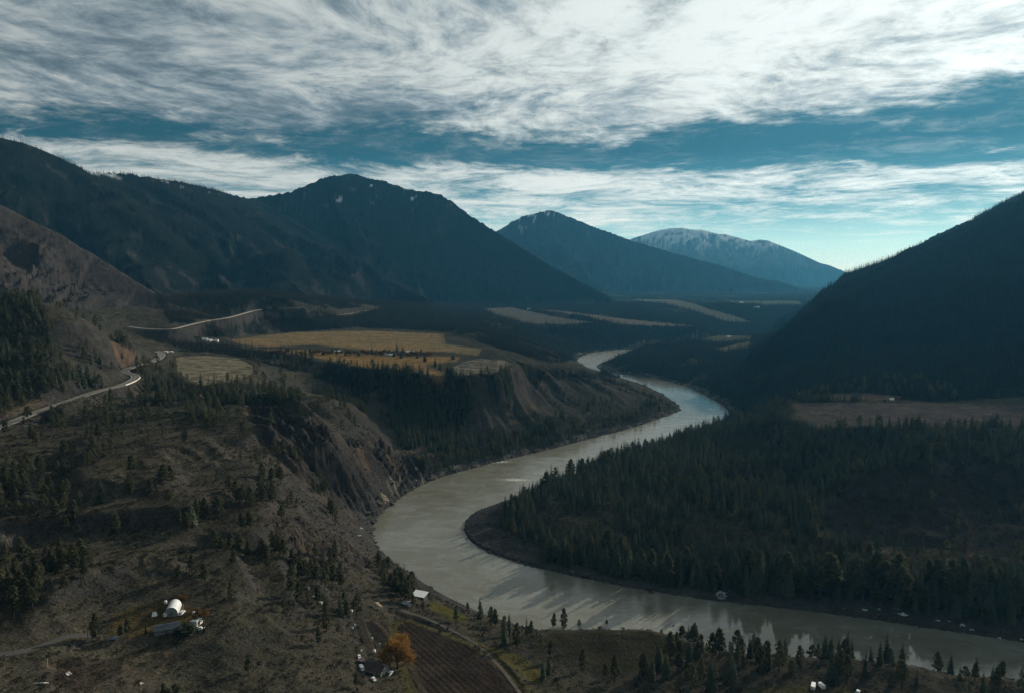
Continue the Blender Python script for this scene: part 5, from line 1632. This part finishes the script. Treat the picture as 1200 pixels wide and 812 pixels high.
for px, py, h, k, lb in ((209, 680, 11, 4, 'dark pine on the crest right behind the greenhouse'), (240, 686, 15.5, 1, 'big pine with layered crown up the slope behind the rusty tree'), (225, 672, 13, 0, 'pine behind the big layered pine on the slope'), (271, 704, 13, 2, 'lone pine on the open slope right of the rusty tree'),
                         (333, 717, 9, 3, 'small thin pine alone on the open slope above the two dark pines'), (383, 740, 17.5, 2, 'tallest dark pine on the slope left of the ploughed field'), (374, 757, 13, 4, 'shorter pine below the tallest dark pine on the slope'), (274, 665, 13, 1, 'pine at the top of the open slope with broad crown'), (314, 668, 13, 0, 'dark pine above the open slope toward the river'),
                         (351, 674, 12, 2, 'narrow pine further along the top of the open slope')):
    crown_tree('pine_tree', px, py, h, h * .95, PINE_T[k], lb, 'pine tree', None, px)

# --- the house under the orange willow and its clutter
house(441, 786, 13.0, 9.0, 3.0, 2.2, R_(-24), GREYWALL, DARKROOF, 'dark roofed house beside the orange willow', windows=3, porch=True)
shed(427, 778, 6.5, 5.5, 2.4, .9, R_(-24), DARKWALL, DARKROOF, 'dark lean-to shed on the left side of the willow house')
vehicle(457, 790, R_(70), 'white pickup parked at the right side of the willow house', 'pickup')
vehicle(438, 797, R_(-50), 'white car parked in front of the willow house', 'car')
vehicle(424, 784, R_(-60), 'white van parked left of the willow house beside the lean-to', 'van')
vehicle(449, 790, R_(75), 'dark car parked between the willow house and the white pickup', 'car', DARKCAR)
vehicle(421, 770, R_(-70), 'white pickup behind the lean-to shed of the willow house', 'pickup')
tank(438.5, 764, 1.0, 1.4, 'white tank behind the roof of the willow house')
WIL = built(*round_crown(91, 5200, .075, 1.05, w=.52, thin=.20), WILLOW_M)
crown_tree('willow_tree', 466, 783, 21.5, 23.0, WIL, 'large orange willow beside the ploughed field', 'willow tree')
for i, (px, py, w, lb) in enumerate(((413, 736, 1.2, 'white crate on the grass at the top of the sandy track'), (416, 733, 1.5, 'white bin beside the crate at the top of the sandy track'), (412, 716, 1.6, 'white box on the grass near the two loops of track'), (422, 711, 1.5, 'white feed bin beside the dark pile above the sandy track'),
                                     (436, 748, 1.1, 'small white box on the sandy track above the willow house'), (445, 755, 1.1, 'small white box beside the left edge of the willow'), (423, 762, 1.2, 'white crate behind the willow house at the track edge'), (362, 690, 1.8, 'upper white box on the open slope toward the river'), (368, 700, 1.5, 'middle white box on the open slope toward the river'), (376, 707, 1.8, 'lower white box on the open slope toward the river'))):
    x, y, z = spot(px, py); e = empty('storage_box', (x, y, z), i * .7, lb, 'box')
    b = MB(); b.box((0, 0, w * .3), (w, w * .8, w * .8)); part(b, 'box_body', WHITE, e)
    l = MB(); l.box((0, 0, w * .74), (w * 1.06, w * .86, .1)); part(l, 'lid', STEEL, e)
boulder(440, 711, 3.6, 3.0, 2.4, .3, ROCKT, 'tan haystack shaped boulder above the ploughed field', 7)
boulder(396, 714, 2.0, 1.6, 1.4, .9, ROCKG, 'dark rock on the grass left of the sandy track', 8)

# --- shed by the river
shed(492, 701, 11.5, 7.5, 3.6, 1.2, R_(158), DARKWALL, WHITEM, 'white roofed dark shed on the bank above the river')
house(477, 709, 6.0, 4.5, 2.2, 1.2, R_(-20), GREYWALL, STEEL, 'small grey cabin in the pines beside the white roofed shed', windows=3, chimney=False, name='cabin', cat='cabin')
for px, py, h, k, lb in ((474, 692, 13, 1, 'pine rising just left of the white roofed shed'), (484, 712, 12, 0, 'pine in front of the white roofed shed'), (470, 699, 12, 4, 'pine at the left side of the small grey cabin'), (466, 690, 13, 2, 'pine left of the pair behind the small grey cabin'), (479, 690, 14, 3, 'leaning umbrella shaped pine above the small grey cabin'), (496, 716, 9, 2, 'thin pine on the slope below the white roofed shed'),
                         (575, 733, 16, 2, 'left of two dark pines standing together at the water above the ploughed field'), (581, 735, 15, 4, 'right of two dark pines standing together at the water above the ploughed field'), (534, 730, 12, 0, 'bushy pine on the slope between green bank and farm track'), (548, 716, 8, 1, 'small pale pine at the end of the green bank'),
                         (649, 737, 14, 4, 'shorter of two pines on the bluff edge beside the olive field'), (661, 737, 19, 2, 'taller of two pines on the bluff edge beside the olive field'), (679, 736, 8, 3, 'small pine right of the pair on the bluff edge'), (711, 736, 8, 1, 'tiny spruce shaped pine on the far rim of the olive field'), (682, 783, 14, 2, 'lone slim pine below the olive field'), (645, 772, 13, 1, 'thin pine on the slope left of the olive field'), (789, 741, 7, 0, 'small pine at the right rim of the olive field'),
                         (843, 772, 22, 1, 'tallest pine on the near bluff standing clear of the grove'), (820, 770, 17, 2, 'broad dark pine left of the tallest pine on the near bluff'), (891, 790, 19, 3, 'dark pine at the right end of the main bluff grove')):
    crown_tree('pine_tree', px, py, h, h * .95, PINE_T[k], lb, 'pine tree', None, px)

# --- white vehicles on the bluff at the bottom right
vehicle(953, 806, R_(60), 'white box truck parked on the bluff at the bottom edge', 'truck')
vehicle(963, 806, R_(100), 'white trailer standing beside the box truck on the bluff', 'trailer')
vehicle(976, 803, R_(30), 'dark car under the tree beside the white trailer', 'car', DARKCAR)
vehicle(1005, 812, R_(50), 'white pickup cut by the bottom edge right of the trailer', 'pickup')

# --- highway furniture: barrier on the bend and two trucks behind the far bend
def barrier():
    P = resample(HIGHWAY, 3.0); j = np.nonzero((np.cumsum(np.r_[0, np.linalg.norm(np.diff(P[:, :2], axis=0), axis=1)])) >= 0)[0]
    pp = np.array(project(P[:, 0], P[:, 1], P[:, 2])).T
    a = int(np.argmin(np.hypot(pp[:, 0] - 141, pp[:, 1] - 452))); b = int(np.argmin(np.hypot(pp[:, 0] - 158, pp[:, 1] - 442)))
    Q = P[min(a, b):max(a, b) + 1]; d = np.gradient(Q[:, :2], axis=0); d /= np.linalg.norm(d, axis=1, keepdims=True); n = np.stack([d[:, 1], -d[:, 0]], 1)
    c = Q[:, :2] + n * 6.6; z = np.maximum(ground(c[:, 0], c[:, 1]), Q[:, 2]); x0, y0, z0 = c[0, 0], c[0, 1], z[0]
    e = empty('road_barrier', (x0, y0, z0), 0, 'white concrete barrier along the outside of the highway bend', 'barrier')
    for i in range(len(Q) - 1):
        m = MB(); p = (c[i] + c[i + 1]) / 2; L = float(np.linalg.norm(c[i + 1] - c[i])); an = math.atan2(*(c[i + 1] - c[i])[::-1])
        m.box((p[0] - x0, p[1] - y0, (z[i] + z[i + 1]) / 2 - z0 + .1), (L * .97, .6, 1.0), an); m.box((p[0] - x0, p[1] - y0, (z[i] + z[i + 1]) / 2 - z0 + .9), (L * .97, .34, .8), an); part(m, 'barrier_block', CONC, e)


barrier()
vehicle(194, 413.5, R_(-5), 'left of two white trucks parked beyond the far highway bend', 'truck', s=1.3)
vehicle(200, 413.5, R_(5), 'right of two white trucks parked beyond the far highway bend', 'truck', s=1.3)
house(240, 399, 11, 8, 3.4, 1.8, R_(20), WHITE, WHITEM, 'white house at the left of the cluster beside the bench road', windows=4, fine=False)
house(246, 400, 9, 7, 3.2, 1.8, R_(-15), WHITE, WHITEM, 'middle white house of the cluster beside the bench road', windows=3, fine=False)
house(253, 400.5, 11, 7, 3.4, 1.8, R_(5), WHITE, WHITEM, 'white house at the right of the cluster beside the bench road', windows=4, fine=False)

# --- the farm among the golden fields
house(453, 415.5, 13, 9, 5.0, 3.0, R_(60), WHITE, WHITEM, 'tall white gabled barn at the left of the farm between the golden fields', 'barn', name='barn', chimney=False, fine=False)
house(460, 417, 15, 8, 3.2, 2.0, R_(5), WHITE, WHITEM, 'white farmhouse in front of the tall gabled barn', windows=5, fine=False)
house(481, 414, 19, 9, 3.6, 2.0, R_(-3), DARKWALL, WHITEM, 'long dark barn with a white roof in the farm tree row', 'barn', name='barn', chimney=False, fine=False)
house(396, 413, 12, 7, 3.0, 1.6, R_(10), DARKWALL, WHITEM, 'white roofed hut at the left end of the golden field tree row', 'hut', name='hut', chimney=False, fine=False)
shed(496, 416.5, 6, 5, 2.6, .8, R_(10), WHITE, WHITEM, 'small white shed at the right end of the farm tree row')
row_r = random.Random(5)
rows = [(x, 414.5 + (x - 305) * .012 + row_r.uniform(-1.2, 1.2)) for x in np.arange(306, 508, 5.2)]
for i, (px, py) in enumerate(rows):
    k = row_r.random()
    if k < .52: crown_tree('autumn_tree', px, py, row_r.uniform(9, 15), row_r.uniform(12, 18), RUST[i % 2], 'rust coloured bare tree in the tree row between the golden fields', 'tree', 'rusty trees of the farm row', px)
    else: crown_tree('fir_tree', px, py, row_r.uniform(13, 22), row_r.uniform(24, 34), FIR_T[i % 4], 'dark conifer in the tree row between the golden fields', 'fir tree', 'conifers of the farm row', px)
crown_tree('poplar_tree', 465.5, 416, 32, 40, FIR_T[3], 'very tall narrow tree rising above the white farmhouse', 'poplar tree')
for px, py, h, k, lb in ((498, 424, 20, 0, 'dark conifer alone in the front golden field'), (510, 430, 21, 1, 'tall dark conifer at the left of the clump by the grey stubble'), (516, 433, 18, 2, 'middle dark conifer of the clump by the grey stubble'), (525, 440, 20, 0, 'dark conifer on the lip at the end of the front golden field'), (530, 441, 17, 1, 'shorter conifer on the lip beside the end of the golden field'), (489, 420, 16, 3, 'conifer before the small white farm shed'), (531, 421, 18, 2, 'dark conifer clump tree behind the grey stubble'), (470, 420, 19, 0, 'conifer close in front of the white farmhouse')):
    crown_tree('fir_tree', px, py, h, h * 1.6, FIR_T[k], lb, 'fir tree', None, px)

# --- right bank and far buildings
house(941, 462.5, 13, 8, 3.4, 2.0, R_(10), WHITE, WHITEM, 'white house at the left end of the small field on the right bank', windows=4, fine=False)
shed(950, 462.5, 8, 5, 2.6, .8, R_(-10), TANWALL, WHITEM, 'tan shed beside the white house on the right bank')
house(1045, 469, 6, 5, 2.6, 1.6, R_(-20), WHITE, WHITEM, 'white house behind the long brown field on the right bank', windows=3, fine=False)
shed(1037, 469.5, 9, 5, 2.6, .8, R_(0), TANWALL, plain('tan_roof', (0.30, 0.23, 0.16), .8), 'tan shed left of the white house behind the brown field')
house(869, 355.5, 24, 16, 6, 4, R_(10), WHITE, WHITEM, 'smaller white building far up the valley', 'building', name='building', fine=False, chimney=False)
house(887, 361, 30, 18, 7, 4, R_(-10), WHITE, WHITEM, 'larger white building far up the valley to the right', 'building', name='building', fine=False, chimney=False)
house(620, 363, 18, 11, 5, 3, R_(0), WHITE, WHITEM, 'white building on the corner of the far terrace field', 'building', name='building', fine=False, chimney=False)
house(854, 395.5, 13, 8, 4, 2, R_(15), WHITE, WHITEM, 'white house on the upstream meadow of the right bank', fine=False)

# --- the river's edge
boulder(446, 588, 7.5, 6.0, 8.0, .4, ROCKT, 'big tan boulder at the water below the rock bluffs', 21)
boulder(420, 628, 2.6, 1.1, .9, .6, plain('bleached_rock', (0.52, 0.50, 0.46), .9), 'bleached white slab on the stony left shore', 22)
boulder(423, 619, 1.8, 1.1, .9, .2, plain('bleached_rock', (0.52, 0.50, 0.46), .9), 'small bleached rock upstream of the white slab on the left shore', 24)
def twig_ball(seed, n):
    r = random.Random(seed); c = MB(); t = MB(); t.tube([(0, 0, -.05), (0, 0, .3), (.02, 0, .55)], [.03, .02, .01], 6)
    for i in range(n):
        d = np.array([r.gauss(0, 1), r.gauss(0, 1), r.gauss(0, 1)]); d /= np.linalg.norm(d); rr = .46 * r.uniform(.45, 1.0) ** .5
        if noise(np.array([d[0] * 2.2 + 3]), np.array([d[1] * 2.2 + d[2] * 2.6]), seed)[0] < .05: continue
        p = np.array((0, 0, .5)) + d * rr * np.array((1.05, 1.05, .85)) * (1 + .35 * float(noise(np.array([d[0] * 1.5 + 9]), np.array([d[1] * 1.5 - d[2]]), 5)[0])); q = d + np.array([r.gauss(0, .6), r.gauss(0, .6), r.gauss(.1, .6)]); q /= np.linalg.norm(q); s_ = np.cross(q, d + .01); s_ /= np.linalg.norm(s_) + 1e-6
        l = r.uniform(.05, .10); c.add([p - s_ * .006, p + q * l + s_ * .010, p + q * l * 1.2, p + q * l * .6 - s_ * .012], [(0, 1, 2, 3)])
        if i % 25 == 0: t.tube([(0, 0, .3), p], [.012, .004], 4, 0, False)
    return c, t


PALE = built(*twig_ball(95, 3600), PALE_M)
crown_tree('frosted_bush', 845, 703, 9.0, 9.0, PALE, 'round pale bluish frosted bush on the shaded right shore', 'bush')
patches = [(1013, 715, 5, 2.6, 'leftmost pale snow patch at the shaded waterline'), (1030, 714, 2.4, 1.5, 'small pale snow patch right of the leftmost one at the waterline'), (1051, 714, 3.6, 2.4, 'upper pale snow patch above the broad one on the shaded shore'), (1060, 720, 8.5, 2.6, 'broad pale snow patch at the shaded waterline'),
           (1099, 727, 3.6, 2, 'pale snow patch beyond the broad one at the waterline'), (1113, 728, 2.4, 1.6, 'tiny pale snow patch between two larger ones at the waterline'), (1127, 733, 5, 3, 'pale snow patch standing upright on the shore near the right edge'), (1138, 738, 4, 2, 'pale snow patch at the waterline near the right edge'), (1172, 748, 4, 2.4, 'second pale snow patch from the right edge'), (1198, 750, 3.4, 2.6, 'pale snow patch cut by the right edge')]
def ragged_heap(seed, w, h):
    r = random.Random(seed); V, Fq, base = [], [], 0
    for k in range(16):
        me = rock_mesh(seed * 31 + k % 4, 2, .55); v = np.array([tuple(q.co) for q in me.vertices]); f = np.array([tuple(p.vertices) for p in me.polygons]); bpy.data.meshes.remove(me)
        u = r.gauss(0, .30); s_ = w * r.uniform(.05, .13) * (1.2 - abs(u))
        v = v * np.array((s_ * r.uniform(.8, 1.7), s_ * r.uniform(.8, 1.3), s_ * r.uniform(.5, 1.0))) + np.array((u * w, r.gauss(0, .16) * w, r.uniform(0, .35) * h * (1 - abs(u)))); V.append(v); Fq.append(f + base); base += len(v)
    return mesh_np('snow_patch', np.concatenate(V), np.concatenate(Fq), SNOWM, False)


for i, (px, py, w, h, lb) in enumerate(patches):
    x, y, z = spot(px, py); o = add_obj('snow_patch', ragged_heap(50 + i, w, h), None, (x, y, z + .1)); tag(o, lb, 'snow patch', 'pale patches along the shaded shore')


def shore_rocks():
    m = MB(); r = np.random.default_rng(9); lib = []
    V, Fq = [], []; base = 0
    protos = []
    for s in range(4):
        me = rock_mesh(60 + s, 1, .5); v = np.array([tuple(q.co) for q in me.vertices]); f = np.array([tuple(p.vertices) for p in me.polygons]); protos.append((v, f)); bpy.data.meshes.remove(me)
    cnt = 0
    for bank, i0, i1, n, wid in ((bankA, 45, 175, 1500, 13), (bankB, 20, 100, 420, 7)):
        for _ in range(n):
            t = r.uniform(i0, min(i1, len(bank) - 2)); i = int(t); p = bank[i] * (1 - t + i) + bank[i + 1] * (t - i)
            q = p + r.normal(0, wid * .45, 2); dd = sample(GD, q[0], q[1])[0]
            if dd < -2.5 or dd > wid * 1.5: continue
            z = max(ground(float(q[0]), float(q[1])), -.3); R = math.hypot(*q)
            s = min(r.lognormal(-.25, .55), 3.2) * (1 + R / 2200); v, f = protos[r.integers(0, 4)]
            a = r.uniform(0, 6.28); ca, sa = math.cos(a), math.sin(a)
            w = v * s * np.array((r.uniform(.7, 1.5), r.uniform(.7, 1.2), r.uniform(.5, .9)))
            w = np.stack([w[:, 0] * ca - w[:, 1] * sa + q[0], w[:, 0] * sa + w[:, 1] * ca + q[1], w[:, 2] + z], 1)
            V.append(w); Fq.append(f + base); base += len(v)
    me = mesh_np('shore_rocks', np.concatenate(V), np.concatenate(Fq), None, False)
    mm, w = new_mat('shore_stone'); g = w.n('ShaderNodeNewGeometry'); f = w.noise(g.outputs['Position'], .16, 4, .6); f2 = w.noise(g.outputs['Position'], 1.2, 3, .6)
    c = w.ramp(f, [(.40, (0.045, 0.043, 0.041)), (.56, (0.085, 0.078, 0.066)), (.66, (0.21, 0.185, 0.145))]); c = w.vmath('SCALE', c, None, w.mapr(f2, .3, .7, .7, 1.3, False))
    b = w.n('ShaderNodeBsdfDiffuse'); w.link(c, b.inputs[0]); o = w.n('ShaderNodeOutputMaterial'); w.link(b.outputs[0], o.inputs[0]); me.materials.append(mm)
    tag(add_obj('shore_rocks', me), 'grey and tan stones heaped along the water line', 'rocks', None, 'stuff')


shore_rocks()
